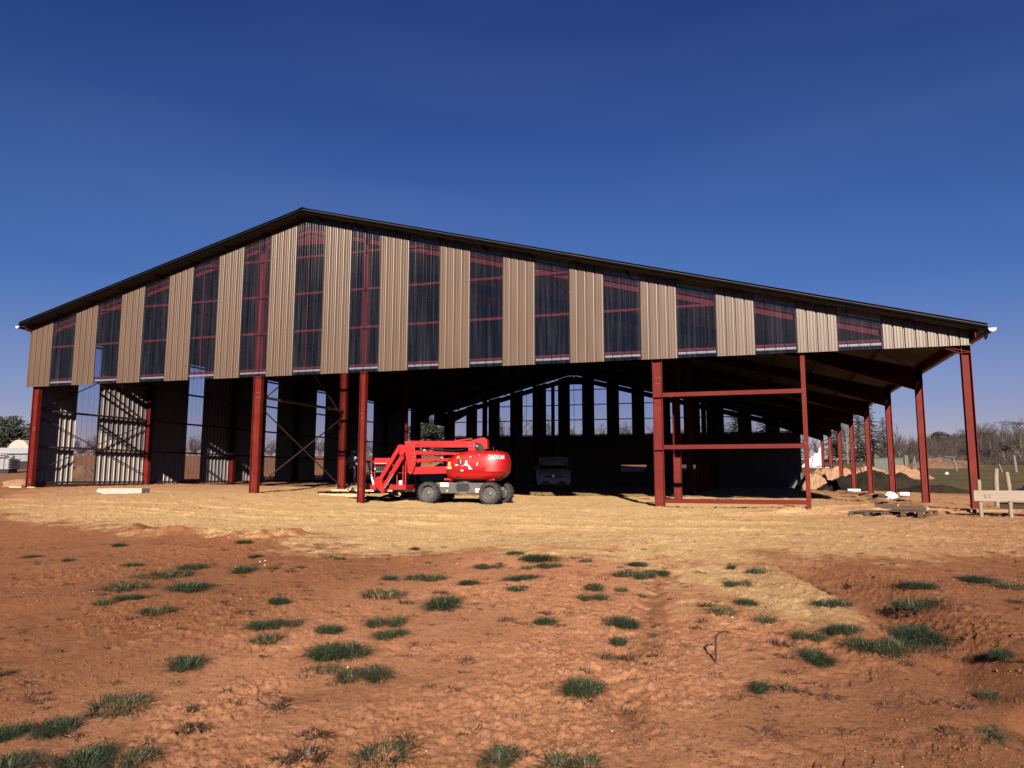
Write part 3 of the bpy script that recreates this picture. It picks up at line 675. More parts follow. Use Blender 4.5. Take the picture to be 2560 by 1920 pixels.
def wheel(cx, cy, out, steer=0):
    w = empty('wheel', (cx, cy, .37), steer); w.parent = lift; CH.setdefault(lift.name, []).append(w)
    o = out
    mb = MB(); h = .15
    mb.lathe([(.255,-h),(.30,-h-.004),(.335,-h+.018),(.352,-h+.05),(.352,h-.05),(.335,h-.018),(.30,h+.004),(.255,h),(.245,0),(.255,-h)], 48)
    n = 22
    for i in range(n):
        for s_ in (-1, 1):
            t = 2*math.pi*(i+(.5 if s_ > 0 else 0))/n
            vs = []
            for (tt, yy) in ((-.055, s_*.005), (.055, s_*.005), (.12, s_*.152), (.02, s_*.152)):
                for r in (.345, .364):
                    a = t+tt*1.0; vs.append((r*math.cos(a), yy, r*math.sin(a)))
            mb.add(vs, [(1,3,5,7),(0,1,3,2)[::-1],(2,3,5,4)[::-1],(4,5,7,6)[::-1],(6,7,1,0)[::-1]])
            a0, a1 = t+.02, t+.12
            mb.add([(.364*math.cos(a0),s_*.152,.364*math.sin(a0)),(.364*math.cos(a1),s_*.152,.364*math.sin(a1)),(.325*math.cos(a1),s_*.158,.325*math.sin(a1)),(.325*math.cos(a0),s_*.158,.325*math.sin(a0))],[(0,1,2,3)])
    mb.build('tyre', M['rubber'], w, 35, recalc=True)
    mb = MB(); s_ = -1 if o < 0 else 1
    mb.lathe([(.001,s_*.055),(.075,s_*.055),(.085,s_*.045),(.19,s_*.04),(.21,s_*.02),(.225,s_*.03),(.235,s_*.12),(.262,s_*.156),(.266,s_*.152),(.255,s_*.09),(.20,-s_*.10),(.05,-s_*.10),(.001,-s_*.10)], 40)
    mb.lathe([(.001,s_*.085),(.04,s_*.085),(.062,s_*.075),(.068,s_*.05)], 24); mb.build('rim', M['liftgrey'], w, 35, recalc=True)
    mb = MB()
    for i in range(9):
        t = 2*math.pi*i/9+.3; mb.tube((.14*math.cos(t),s_*.042,.14*math.sin(t)),(.14*math.cos(t),s_*.056,.14*math.sin(t)),.015,6)
    mb.build('lug_nut', M['black'], w)
    mb = MB(); mb.tube((-.13,s_*.06,-.155),(-.13,s_*.075,-.155),.011,8); mb.build('valve', M['chrome'], w)
for cx, cy, o, st in ((-1.05,-.62,-1,0),(1.05,-.62,-1,-.05),(-1.05,.62,1,0),(1.05,.62,1,-.12)): wheel(cx, cy, o, st)
# slewing ring and turntable
mb = MB(); mb.lathe([(.001,.69),(.40,.69),(.40,.78),(.001,.78)],32,ax='z'); lb(mb,'slewing_ring',M['black'],35)
mb = MB(); mb.box(-.62,1.1,-.42,.42,.775,.85); mb.box(-.50,-.38,-.30,.30,.70,.80); lb(mb,'turntable',M['liftred'],bevel=.01)
# hood: superellipse rings
RINGS = [(.800,-.30,1.12,.50),(.825,-.44,1.20,.55),(.90,-.53,1.33,.60),(.98,-.56,1.41,.625),(1.05,-.565,1.455,.635),(1.06,-.565,1.47,.645),(1.25,-.565,1.49,.65),(1.36,-.55,1.49,.645),(1.40,-.525,1.485,.64),(1.50,-.42,1.465,.625),(1.60,-.27,1.42,.59),(1.665,-.10,1.35,.54),(1.71,.10,1.24,.46),(1.725,.25,1.10,.36)]
def ring_at(z):
    zs = [r[0] for r in RINGS]; return [float(np.interp(z, zs, [r[k] for r in RINGS])) for k in (1, 2, 3)]
def hood_pt(z, t):
    x0, x1, h = ring_at(z); cx = (x0+x1)/2+.12; c, s_ = math.cos(t), math.sin(t)
    n = 2.7 if c > 0 else 5.5; hx = (x1-cx) if c > 0 else (cx-x0)
    r = (abs(c)**n+abs(s_)**n)**(-1/n); return (cx+hx*r*c, h*r*s_)
def hood_y(x, z):
    x0, x1, h = ring_at(z); cx = (x0+x1)/2+.12; c = x-cx; n = 2.7 if c > 0 else 5.5; hx = (x1-cx) if c > 0 else (cx-x0)
    q = min(.995, abs(c)/hx); return -h*(1-q**n)**(1/n)
mb = MB(); rings = []
for z, *_ in RINGS: rings.append([(*hood_pt(z, 2*math.pi*i/72), z) for i in range(72)])
mb.loft(rings); lb(mb, 'hood', M['liftred'], 45)
# vents low on the hood, access hole
mb = MB()
for k in range(4):
    x = 1.02+k*.09; z0, z1 = .87, 1.0
    mb.add([(x, hood_y(x,z0)-.004, z0),(x+.03, hood_y(x+.03,z0)-.004, z0),(x+.09, hood_y(x+.09,z1)-.004, z1),(x+.06, hood_y(x+.06,z1)-.004, z1)],[(0,1,2,3)])
lb(mb,'air_vent',M['liftred'],recalc=False)
mb = MB(); pts=[(-.05+.07*math.cos(t), .885+.03*math.sin(t)) for t in [2*math.pi*i/14 for i in range(14)]]
mb.add([(x, hood_y(x,z)-.005, z) for x,z in pts],[tuple(range(14))]); lb(mb,'access_hole',M['black'],recalc=False)
def decal(x0,x1,z0,z1,m,name='sticker'):
    mb = MB(); mb.add([(x, hood_y(x,z)-.005, z) for x,z in ((x0,z0),(x1,z0),(x1,z1),(x0,z1))],[(0,1,2,3)]); lb(mb,name,M[m],recalc=False)
for a in ((-.42,-.31,1.24,1.37,'yellow'),(-.10,-.02,1.48,1.535,'yellow'),(-.07,-.02,1.545,1.56,'yellow'),(.20,.27,1.30,1.40,'sticker'),(.16,.30,1.27,1.30,'sticker'),(.20,.34,1.235,1.262,'sticker'),(.31,.37,1.19,1.24,'sticker'),(.31,.40,1.135,1.19,'sticker'),(.40,.44,1.13,1.16,'sticker'),(-.14,-.05,1.245,1.285,'sticker'),(.08,.14,1.235,1.25,'sticker'),(.34,.40,1.52,1.535,'sticker'),(.05,.13,1.07,1.085,'sticker'),(.04,.15,1.095,1.11,'sticker'),(.62,.66,1.58,1.59,'sticker')): decal(*a)
mb = MB()
for x0,x1,z0,z1,d in ((-.06,.0,1.31,1.45,.03),(.05,.12,1.30,1.46,.02)): mb.box(x0,x1,hood_y(x0,z0)-d,hood_y(x0,z0)+.05,z0,z1)
lb(mb,'ground_control',M['black'])
mb = MB(); mb.box(.04,.075,hood_y(.05,1.3)-.028,hood_y(.05,1.3),1.31,1.45); lb(mb,'control_plate',M['galv'])
mb = MB(); pts=[(.61+.018*math.cos(t)+.01*math.sin(t), 1.30+.06*math.sin(t)) for t in [2*math.pi*i/10 for i in range(10)]]
mb.add([(x, hood_y(x,z)-.006, z) for x,z in pts],[tuple(range(10))]); lb(mb,'handle',M['sticker'],recalc=False)
mb = MB(); pts=[(.40,1.48),(.44,1.47),(.47,1.50),(.44,1.53),(.40,1.52)]
mb.add([(x, hood_y(x,z)-.006, z) for x,z in pts],[tuple(range(5))]); lb(mb,'latch',M['black'],recalc=False)
# lettering, wrapped along the hood
def letters(txt, x0, z0, size, wrap_x, name='lettering', off=.018, sq=1):
    cu = bpy.data.curves.new('t', 'FONT'); cu.body = txt; cu.size = size; cu.offset = off*size; cu.resolution_u = 3; cu.space_character = 1.08
    to = bpy.data.objects.new('t', cu); col.objects.link(to); dg = bpy.context.evaluated_depsgraph_get(); dg.update()
    me = bpy.data.meshes.new_from_object(to.evaluated_get(dg)); bpy.data.objects.remove(to); bpy.data.curves.remove(cu)
    bm = bmesh.new(); bm.from_mesh(me); bmesh.ops.triangulate(bm, faces=bm.faces[:])
    for v in bm.verts:
        s_ = v.co.x*sq; z = z0+v.co.y
        # walk along the outline at this height
        x = x0; y = hood_y(x, z)
        k = 0; st = .004
        while s_ > 0 and x < wrap_x:
            x2 = x+st*.5; y2 = hood_y(x2, z); L_ = math.hypot(x2-x, y2-y); s_ -= L_; x, y = x2, y2
        v.co = Vector((x, y-.007, z))
    bm.to_mesh(me); bm.free(); me.name = name; me.materials.clear(); me.materials.append(M['sticker'])
    o = bpy.data.objects.new(name, me); col.objects.link(o); o.parent = lift; return o
letters('LOXAM', 1.075, 1.452, .185, 1.489, off=.012, sq=.66)
letters('LOXAM', -.55, 1.140, .13, 1.4, off=.012, sq=.80)
mb = MB()
for dx in (0, .035):
    P = [(.985+dx,1.585),(1.045+dx,1.52),(.985+dx,1.455),(1.0+dx,1.45),(1.065+dx,1.52),(1.0+dx,1.59)] if dx == 0 else []
    if P: mb.add([(x, hood_y(x,z)-.007, z) for x,z in P],[(0,1,4,5),(1,2,3,4)])
for z0, z1 in ((1.585,1.555),(1.455,1.48)):
    P = [(.965,z0),(.985,z0),(1.005,z1),(.985,z1)]; mb.add([(x, hood_y(x,z)-.007, z) for x,z in P],[(0,1,2,3)])
lb(mb,'emblem',M['sticker'],recalc=False)
# beacon and antenna on the hood
mb = MB(); mb.tube((1.02,-.2,1.72),(.98,-.2,1.86),.008,6); mb.tube((1.10,-.15,1.72),(1.10,-.15,1.75),.025,8); lb(mb,'antenna',M['black'])
# riser linkage
def plate(name, poly, y0, y1, m='liftred', bev=.006): mb = MB(); mb.prism(poly, y0, y1); return lb(mb, name, M[m], bevel=bev)
plate('lower_boom', [(-1.88,.97),(-.50,1.0),(-.50,1.24),(-1.78,1.215),(-1.93,1.03)], -.16, .10)
plate('middle_link', [(-1.74,1.37),(-.6,1.40),(-.3,1.44),(-.3,1.52),(-.75,1.49),(-1.70,1.49)], -.20, -.12)
plate('middle_link', [(-1.74,1.37),(-.6,1.40),(-.3,1.44),(-.3,1.52),(-.75,1.49),(-1.70,1.49)], .06, .14)
plate('upper_link', [(-1.78,1.62),(-.25,1.60),(.2,1.62),(.2,1.70),(-.25,1.68),(-1.80,1.765)], -.20, -.10)
plate('upper_link', [(-1.78,1.62),(-.25,1.60),(.2,1.62),(.2,1.70),(-.25,1.68),(-1.80,1.765)], .04, .14)
mb = MB(); mb.tube((-1.45,-.03,1.86),(-1.05,-.03,1.62),.055,12); mb.tube((-1.05,-.03,1.62),(-.78,-.03,1.46),.035,12,m=1); lb(mb,'lift_cylinder',[M['liftred'],M['chrome']],40,recalc=False)
for y0, y1 in ((-.26,-.22),(.16,.20)):
    plate('end_plate', [(-2.12,2.06),(-1.99,2.08),(-1.76,1.86),(-1.70,1.52),(-1.72,1.28),(-1.84,.99),(-1.91,.96),(-1.97,1.03),(-2.05,1.45),(-2.12,1.82)], y0, y1)
plate('upper_boom', [(-2.1,2.07),(-1.95,2.085),(.12,2.055),(.38,2.075),(.38,1.85),(.12,1.84),(-1.84,1.865),(-2.0,1.90)], -.215, -.005)
plate('boom_bracket', [(.10,2.03),(.40,2.07),(.40,1.70),(.16,1.70)], -.25, -.216)
plate('boom_bracket', [(.10,2.03),(.40,2.07),(.40,1.70),(.16,1.70)], .0, .034)
plate('rear_bracket', [(.20,2.085),(.50,2.155),(.62,2.165),(.74,2.10),(.76,1.80),(.66,1.78),(.56,1.95),(.36,2.0)], -.12, .10)
plate('rear_tower', [(.30,1.70),(.62,1.70),(.66,1.80),(.55,2.0),(.36,1.96)], -.10, .08, 'black')
mb = MB(); mb.bar((-.35,-.08,2.07),(.22,-.08,2.13),.06,.05); mb.bar((-.38,-.08,2.06),(-.36,-.08,2.14),.05,.03); lb(mb,'hose_guard',M['liftred'],bevel=.005)
rr = random.Random(3); mb = MB()
for k in range(5):
    p = [(.30+.02*k,-.24+.01*k,2.0-.03*k)]
    for i in range(6): p.append((p[-1][0]+rr.uniform(.0,.08), -.24+rr.uniform(-.02,.03), p[-1][2]-rr.uniform(.02,.06)))
    mb.path(p,.010,6)
mb.path([(-1.3,-.21,1.30),(-1.0,-.21,1.42),(-.7,-.21,1.30)],.012,6)
mb.path([(-1.72,-.1,1.78),(-1.2,-.1,1.80),(-.4,-.1,1.75),(.0,-.1,1.79)],.014,6)
lb(mb,'hydraulic_hose',M['black'],35,recalc=False)
mb = MB(); mb.box(.36,.41,-.27,-.25,1.86,1.93); mb.box(.44,.48,-.27,-.25,1.86,1.9,m=1); lb(mb,'hose_coupling',[M['blue'],M['yellow']],recalc=False)
mb = MB()
for x, z in ((-2.04,2.02),(-1.96,1.97),(-1.67,1.99),(-1.77,1.66),(-1.77,1.54),(-1.76,1.43),(-1.88,1.03),(.19,1.98),(.24,1.88)):
    mb.tube((x,-.285,z),(x,-.25,z),.028 if x < -1.9 or x > 0 else .022,10); mb.box(x-.04,x+.03,-.292,-.286,z-.01,z+.012,m=1)
lb(mb,'pivot_pin',[M['liftgrey'],M['chrome']],40,recalc=False)
mb = MB(); mb.box(-1.46,-1.38,-.225,-.217,1.76,1.785); lb(mb,'placard',M['sticker'])
# jib
JX = .0
for y0, y1 in ((-.20,-.165),(-.03,.005)):
    plate('jib_head', [(-2.44,1.93),(-2.32,1.965),(-2.05,1.93),(-2.05,1.78),(-2.14,1.72),(-2.20,1.62),(-2.30,1.58),(-2.36,1.66),(-2.32,1.82)], y0, y1)
mb = MB(); mb.bar((-2.36,-.10,1.89),(-3.06,-.10,.80),.14,.13,up=(1,0,.6)); lb(mb,'jib_arm',M['liftred'],bevel=.008)
mb = MB(); mb.bar((-2.24,-.10,1.64),(-2.98,-.10,.48),.12,.10,up=(1,0,.6)); lb(mb,'jib_arm',M['liftred'],bevel=.008)
mb = MB(); mb.tube((-2.18,-.18,1.55),(-2.56,-.18,.99),.045,12); mb.tube((-2.56,-.18,.99),(-2.86,-.18,.52),.028,12,m=1); lb(mb,'jib_cylinder',[M['liftred'],M['chrome']],40,recalc=False)
plate('basket_mount', [(-3.20,.88),(-3.0,.90),(-2.94,.52),(-2.90,.40),(-3.02,.38),(-3.10,.46),(-3.24,.60)], -.20, .02)
mb = MB(); mb.box(-2.99,-2.86,-.22,.04,.36,.50); mb.tube((-2.93,-.25,.43),(-2.93,.06,.43),.03,10,m=1); lb(mb,'rotator',[M['liftred'],M['liftgrey']],recalc=False)
# basket (on the near side of the jib, long side to the shed front)
bk = empty('basket', (0,0,0)); bk.parent = lift; CH.setdefault(lift.name, []).append(bk)
BX0, BX1, BY0, BY1 = -3.84, -2.20, .05, .90
mb = MB(); mb.box(BX0,BX1,BY0,BY1,.45,.475); mb.build('floor', M['liftgrey'], bk)
mb = MB(); t=.02
mb.box(BX0,BX1,BY0,BY0+t,.46,.615); mb.box(BX0,BX1,BY1-t,BY1,.46,.615); mb.box(BX0,BX0+t,BY0+t,BY1-t,.46,.615); mb.box(BX1-t,BX1,BY0+t,BY1-t,.46,.615); mb.build('toe_board', M['liftred'], bk, bevel=.004)
def rail(pts, r=.021): mb = MB(); mb.path(pts, r, 10); mb.build('guard_rail', M['liftred'], bk, 40)
for z in (1.40, 1.02): rail([(BX0+.02,BY0+.02,z),(BX1-.02,BY0+.02,z),(BX1-.02,BY1-.02,z),(BX0+.02,BY1-.02,z),(BX0+.02,BY0+.02,z)], .021 if z > 1.2 else .015)
for x, y in ((BX0+.02,BY0+.02),(BX1-.02,BY0+.02),(BX1-.02,BY1-.02),(BX0+.02,BY1-.02),(-3.38,BY0+.02),(-2.82,BY0+.02),(-2.54,BY0+.02),(-2.32,BY0+.02),(-3.1,BY1-.02)):
    mb = MB(); mb.tube((x,y,.6),(x,y,1.40),.019,10); mb.build('post', M['liftred'], bk, 40)
mb = MB(); mb.prism([(-.01,1.30),(-.01,1.36),(.05,1.53),(.27,1.53),(.27,1.30)], -3.40, -2.83, ax='x'); mb.build('control_cover', M['liftred'], bk, bevel=.012)
mb = MB(); mb.box(-3.34,-2.89,-.022,-.012,1.335,1.352); mb.build('trim_strip', M['white'], bk)
mb = MB(); mb.prism([(0,1.02),(0,1.24),(.07,1.28),(.25,1.28),(.25,1.02)], -3.35, -2.89, ax='x'); mb.build('control_box', M['black'], bk, bevel=.01)
mb = MB()
for x in (-3.27,-3.22,-3.16,-3.08,-3.02): mb.tube((x,-.012,1.07),(x,-.0,1.07),.012,8)
mb.tube((-3.33,-.02,1.16),(-3.33,.0,1.16),.03,12); mb.build('switch', M['white'], bk)
# things carried in the basket
o = empty('white_tube', (LX-3.56, LY+.36, LZ+.48), 0, 'white plastic tube leaning against the basket rail of the red lift', 'tube')
mb = MB(); mb.tube((0.14,-.20,0),(-.12,-.24,.93),.038,16); mb.build('barrel', M['white'], o, 40)
mb = MB(); mb.tube((.022,-.218,.42),(.012,-.22,.455),.042,16); mb.tube((.005,-.221,.48),(-.005,-.222,.50),.0415,16); mb.build('strap', M['black'], o, 40)
o = empty('bucket', (LX-2.47, LY+.25, LZ+.476), 0, 'small white bucket standing on the basket floor of the lift', 'bucket')
mb = MB(); mb.lathe([(.001,0),(.075,0),(.09,.26),(.095,.262),(.095,.275),(.085,.275),(.07,.02)],24,ax='z'); mb.build('pail', M['white'], o, 40)
mb = MB(); mb.path([(.09*math.cos(t),-.02-.05*math.sin(t),.25-.10*math.sin(t)) for t in [math.pi*i/8 for i in range(9)]],.004,6); mb.build('handle', M['black'], o)
mb = MB(); mb.lathe([(.001,.30),(.06,.295),(.09,.275)],24,ax='z'); mb.build('lid', M['white'], o, 40)
# ---------------------------------------------------------------- person
def skin(name, verts, edges, rad, m, parent, sub=2):
    me = bpy.data.meshes.new(name); me.from_pydata(verts, edges, []); o = bpy.data.objects.new(name, me); col.objects.link(o)
    sk = o.modifiers.new('s', 'SKIN'); sk.use_smooth_shade = True
    for i, r in enumerate(rad):
        me.skin_vertices[0].data[i].radius = r if isinstance(r, tuple) else (r, r)
    me.skin_vertices[0].data[0].use_root = True
    sb = o.modifiers.new('u', 'SUBSURF'); sb.levels = sub; sb.render_levels = sub
    dg = bpy.context.evaluated_depsgraph_get(); dg.update()
    m2 = bpy.data.meshes.new_from_object(o.evaluated_get(dg)); bpy.data.objects.remove(o)
    m2.name = name; m2.materials.clear(); m2.materials.append(m)
    o = bpy.data.objects.new(name, m2); col.objects.link(o); o.parent = parent; return o
PX, PY = 8.2*S, 8.9*S
per = empty('person', (PX, PY, GZ(PX, PY)), R(-8), 'person seen from behind in grey sweater, dark trousers and pale cap, hands in front', 'person')
# +y is the way the person looks (away from the camera)
V = [(0,0,.95),(0,0,1.12),(0,.0,1.30),(0,-.01,1.43),(0,.02,1.50),(0,.035,1.60),(0,.03,1.69)]
E_ = [(0,1),(1,2),(2,3),(3,4),(4,5),(5,6)]; Rd = [(.145,.10),(.13,.095),(.16,.105),(.13,.085),(.055,.055),(.078,.095),(.07,.085)]
def chain(a, pts, rs):
    for p, r in zip(pts, rs):
        V.append(p); E_.append((a, len(V)-1)); Rd.append(r); a = len(V)-1
    return a
for s_ in (-1, 1):
    chain(0, [(s_*.095,0,.88),(s_*.12,.015,.50),(s_*.13,-.02,.09),(s_*.14,.10,.04)], [.085,.058,.038,.035])
    h = chain(3, [(s_*.19,0,1.40),(s_*.27,-.03,1.12),(s_*.20,.20,1.03),(s_*.17,.27,1.03)], [.058,.043,.032,(.018,.036)])
    for k in range(4):
        b = V[h]; x = b[0]-s_*.0+(k-1.5)*.018; chain(h, [(x,b[1]+.05,b[2]-.005),(x,b[1]+.08-.004*abs(k-1.5),b[2]-.03)], [.009,.008])
    b = V[h]; chain(h, [(b[0]-s_*.04,b[1]+.02,b[2]-.01),(b[0]-s_*.05,b[1]+.05,b[2]-.02)], [.011,.009])
body = skin('body', V, E_, Rd, M['skin'], per)
V2 = [(0,0,.93),(0,0,1.12),(0,0,1.30),(0,-.01,1.42),(0,.01,1.475)]; E2 = [(0,1),(1,2),(2,3),(3,4)]; R2 = [(.175,.125),(.160,.118),(.188,.128),(.16,.11),(.068,.068)]
for s_ in (-1, 1):
    a = len(V2); V2 += [(s_*.20,0,1.40),(s_*.285,-.03,1.12),(s_*.215,.17,1.035)]; E2 += [(3,a),(a,a+1),(a+1,a+2)]; R2 += [.078,.062,.048]
skin('sweater', V2, E2, R2, M['sweater'], per)
V3 = [(0,0,.96),(0,0,.88)]; E3 = [(0,1)]; R3 = [(.165,.12),(.17,.12)]
for s_ in (-1, 1):
    a = len(V3); V3 += [(s_*.10,0,.80),(s_*.12,.015,.48),(s_*.13,-.02,.09)]; E3 += [(1,a),(a,a+1),(a+1,a+2)]; R3 += [.105,.082,.068]
skin('trousers', V3, E3, R3, M['trousers'], per)
for s_ in (-1, 1):
    mb = MB(); mb.blob((s_*.135,.04,.055),.052,.145,.055,seed=5,amp=.05,n=14,k=8); mb.build('boot', M['black'], per, 'all')
mb = MB(); mb.blob((0,.03,1.665),.092,.112,.10,seed=2,amp=.03,n=18,k=10); mb.build('hair', M['hair'], per, 'all')
mb = MB(); mb.lathe([(.001,.125),(.05,.118),(.085,.09),(.102,.045),(.104,.0),(.100,-.005)],24,c=(0,.03,1.665),ax='z')
mb.prism([(-.08,.08),(-.06,.19),(0,.22),(.06,.19),(.08,.08)],1.66,1.672,ax='z'); mb.build('cap', M['cap'], per, 40)
mb = MB()   # face details
mb.blob((0,.145,1.62),.014,.022,.022,n=8,k=5,amp=.0); mb.blob((-.032,.125,1.645),.014,.012,.009,n=8,k=5,amp=0); mb.blob((.032,.125,1.645),.014,.012,.009,n=8,k=5,amp=0)
mb.blob((-.085,.03,1.625),.012,.022,.032,n=8,k=5,amp=0); mb.blob((.085,.03,1.625),.012,.022,.032,n=8,k=5,amp=0); mb.build('face', M['skin'], per, 'all')

# ---------------------------------------------------------------- van in the shade
vx, vy = 14.6*S, 19.3*S
van = empty('van', (vx, vy, GZ(vx, vy, False)), R(14), 'pale delivery van parked nose out in the dark middle of the shed', 'van')
def ring(y, zb, zt, wb, wt, n=8):
    pts = []
    prof = [(wb*.92,zb),(wb,zb+.12),(wb*1.02,(zb+zt)*.5),(wt+.04,zt-.18),(wt,zt-.05),(wt-.08,zt)]
    return [(-x,y,z) for x,z in prof]+[(x,y,z) for x,z in prof[::-1]]
secs = [(-2.35,.42,.70,.72,.66),(-2.42,.36,.86,.86,.76),(-2.30,.32,.98,.93,.80),(-2.0,.30,1.10,.95,.80),(-1.55,.30,1.24,.96,.80),(-1.15,.30,1.60,.96,.76),(-.80,.30,1.90,.96,.78),(-.4,.30,1.95,.96,.80),(2.3,.32,1.95,.95,.80),(2.4,.5,1.9,.93,.78)]
mb = MB(); mb.loft([ring(*s_) for s_ in secs]); mb.build('body', M['vanwhite'], van, 40, recalc=True)
mb = MB(); mb.add([(-.78,-1.56,1.24),(.78,-1.56,1.24),(.68,-.86,1.84),(-.68,-.86,1.84)],[(0,1,2,3)]); mb.build('windscreen', M['darkglass'], van)
for s_ in (-1, 1):
    mb = MB(); mb.add([(s_*.985,-1.35,1.18),(s_*.985,-.35,1.18),(s_*.90,-.35,1.72),(s_*.90,-.85,1.72)],[(0,1,2,3)]); mb.build('side_window', M['darkglass'], van)
    mb = MB(); mb.add([(s_*.50,-2.36,.88),(s_*.86,-2.22,.88),(s_*.84,-2.02,1.08),(s_*.60,-2.22,1.0)],[(0,1,2,3)]); mb.blob((s_*.70,-2.27,.95),.12,.08,.07,n=12,k=8,amp=0); mb.build('headlight', M['lamp_glass'], van, 'all')
    mb = MB(); mb.box(s_*1.04-.05,s_*1.04+.05,-1.22,-1.10,1.15,1.40); mb.bar((s_*.93,-1.15,1.2),(s_*1.04,-1.15,1.22),.05,.04); mb.build('wing_mirror', M['black'], van, bevel=.01)
    for yy in (-1.55, 1.5):
        w = empty('wheel', (s_*.86, yy, .32)); w.parent = van
        mb = MB(); mb.lathe([(.19,-.11),(.29,-.11),(.32,-.08),(.32,.08),(.29,.11),(.19,.11)],28,ax='x'); mb.build('tyre', M['rubber'], w, 40)
        mb = MB(); mb.lathe([(.001,s_*.08),(.08,s_*.09),(.19,s_*.06),(.20,s_*.10)],28,ax='x'); mb.build('rim', M['galv'], w, 40)
mb = MB(); mb.box(-.50,.50,-2.455,-2.38,.74,.86); mb.box(-.62,.62,-2.46,-2.36,.40,.54); mb.build('grille', M['black'], van, bevel=.02)
mb = MB(); mb.prism([(-.05,.82),(0,.90),(.05,.82),(0,.74)],-2.47,-2.455); mb.build('badge', M['chrome'], van)
mb = MB(); mb.box(-.26,.26,-2.475,-2.46,.42,.53); mb.build('number_plate', M['sticker'], van)
mb = MB(); mb.box(-.80,.80,-2.40,-2.20,.28,.42); mb.build('bumper', M['black'], van, bevel=.03)

# ---------------------------------------------------------------- bits and pieces on site
def P2(x, y, dz=0): return (x*S, y*S, GZ(x*S, y*S)+dz)
def thing(name, label, cat, x, y, rz=0, dz=0, group=None): return empty(name, P2(x, y, dz), rz, label, cat, group)
# concrete block
o = thing('concrete_block', 'pale flat concrete block lying in the sand before the left bay', 'block', 5.75, -1.1, R(10), -.08)
mb = MB(); mb.prism([(-.95,.14),(-.2,-.10),(.75,-.12),(.75,.27),(-.9,.25)],-.22,.25); mb.build('slab', M['concrete'], o, bevel=.01)
o = thing('concrete_lump', 'rounded lump of sandy spoil beside the left corner post', 'spoil lump', -.8, .6, 0, -.05)
mb = MB(); mb.blob((0,0,.1),.75,.45,.25,seed=4,n=18,k=9); mb.build('lump', M['pinksand'], o, 'all')
for (x, y, l, w, h, rz, lab) in ((.1,-.25,.55,.09,.06,.1,'short pale batten lying at the foot of the left corner post'),(.75,-.2,.35,.09,.05,-.1,'small pale offcut lying just right of the left corner post')):
    o = thing('timber_offcut', lab, 'timber', x, y, rz); mb = MB(); mb.box(-l/2,l/2,-w/2,w/2,0,h); mb.build('piece', M['wood_new'], o, bevel=.004)
# timber and ribbed sheets left of the lift
o = thing('ribbed_sheet', 'dark ribbed metal sheet lying on pale bearers left of the lift', 'metal sheet', 11.85, 2.6, R(2), .10)
mb = MB(); n = 6
for i in range(n):
    y0 = -.5+i*.18; mb.add([(-1.25,y0,0),(1.25,y0,.0),(1.25,y0+.05,.05),(-1.25,y0+.05,.05),(-1.25,y0+.12,.05),(1.25,y0+.12,.05),(1.25,y0+.18,0),(-1.25,y0+.18,0)],[(0,1,2,3),(3,2,5,4),(4,5,6,7)])
for x in (-.85,-.30,.30,.85): mb.box(x-.03,x+.03,-.53,-.48,-.02,.07)
mb.build('sheet', M['flash'], o)
for k, (dx, dy, l, rz, lab) in enumerate(((-.12,-.62,1.9,.01,'pale bearer lying flat under the front edge of the dark ribbed sheet'),(-.55,.15,.95,.0,'short squared new timber on the left end of the ribbed sheet'),(.62,.12,1.25,.03,'longer squared new timber on the right end of the ribbed sheet'),(2.2,-.05,1.5,-.03,'flat pale board lying behind the second front post'))):
    o = empty('timber_beam', (11.85*S+dx, 2.6*S+dy, GZ(11.85*S, 2.6*S)+(.02 if k in (0,) else .17 if k < 3 else .06)), rz, lab, 'timber'); mb = MB(); mb.box(-l/2,l/2,-.05,.05,-.05,.06); mb.build('beam', M['wood_new'], o, bevel=.004)
o = empty('strap_bundle', (11.8*S, 2.45*S, GZ(11.8*S, 2.45*S)+.22), 0, 'dark blue bundle of straps with pale wood end heaped on the new timber', 'straps')
o.scale = (.6, .6, .55)
mb = MB(); mb.blob((-.12,0,.02),.10,.10,.12,seed=4,amp=.35,n=12,k=8); mb.blob((.12,0,.02),.08,.09,.11,seed=6,amp=.35,n=12,k=8); mb.build('strap', M['navy'], o, 'all')
mb = MB(); mb.tube((0,-.12,.0),(.02,.1,.0),.085,12); mb.build('wood_end', M['wood_new'], o, 40)
o = thing('timber_block', 'squared timber block packed under the second red post', 'timber block', 11.35, 6.2, 0, -.02)
mb = MB(); mb.box(-.30,.30,-.18,.18,0,.30); mb.build('block', M['wood_new'], o, bevel=.008)
for k in range(3):
    o = empty('white_batten', (12.6*S+.3*k, 6.6*S+.25*k, GZ(12.6*S, 6.6*S)+.10+.05*k), .02*k, ['lowest and nearest of the long pale battens behind the lift basket', 'middle one of the long pale battens behind the lift basket', 'topmost and farthest of the long pale battens behind the lift basket'][k], 'batten', 'long pale battens behind the lift basket')
    mb = MB(); mb.box(-2.4,2.4,-.05,.05,0,.035); mb.build('batten', M['board'], o, bevel=.003)
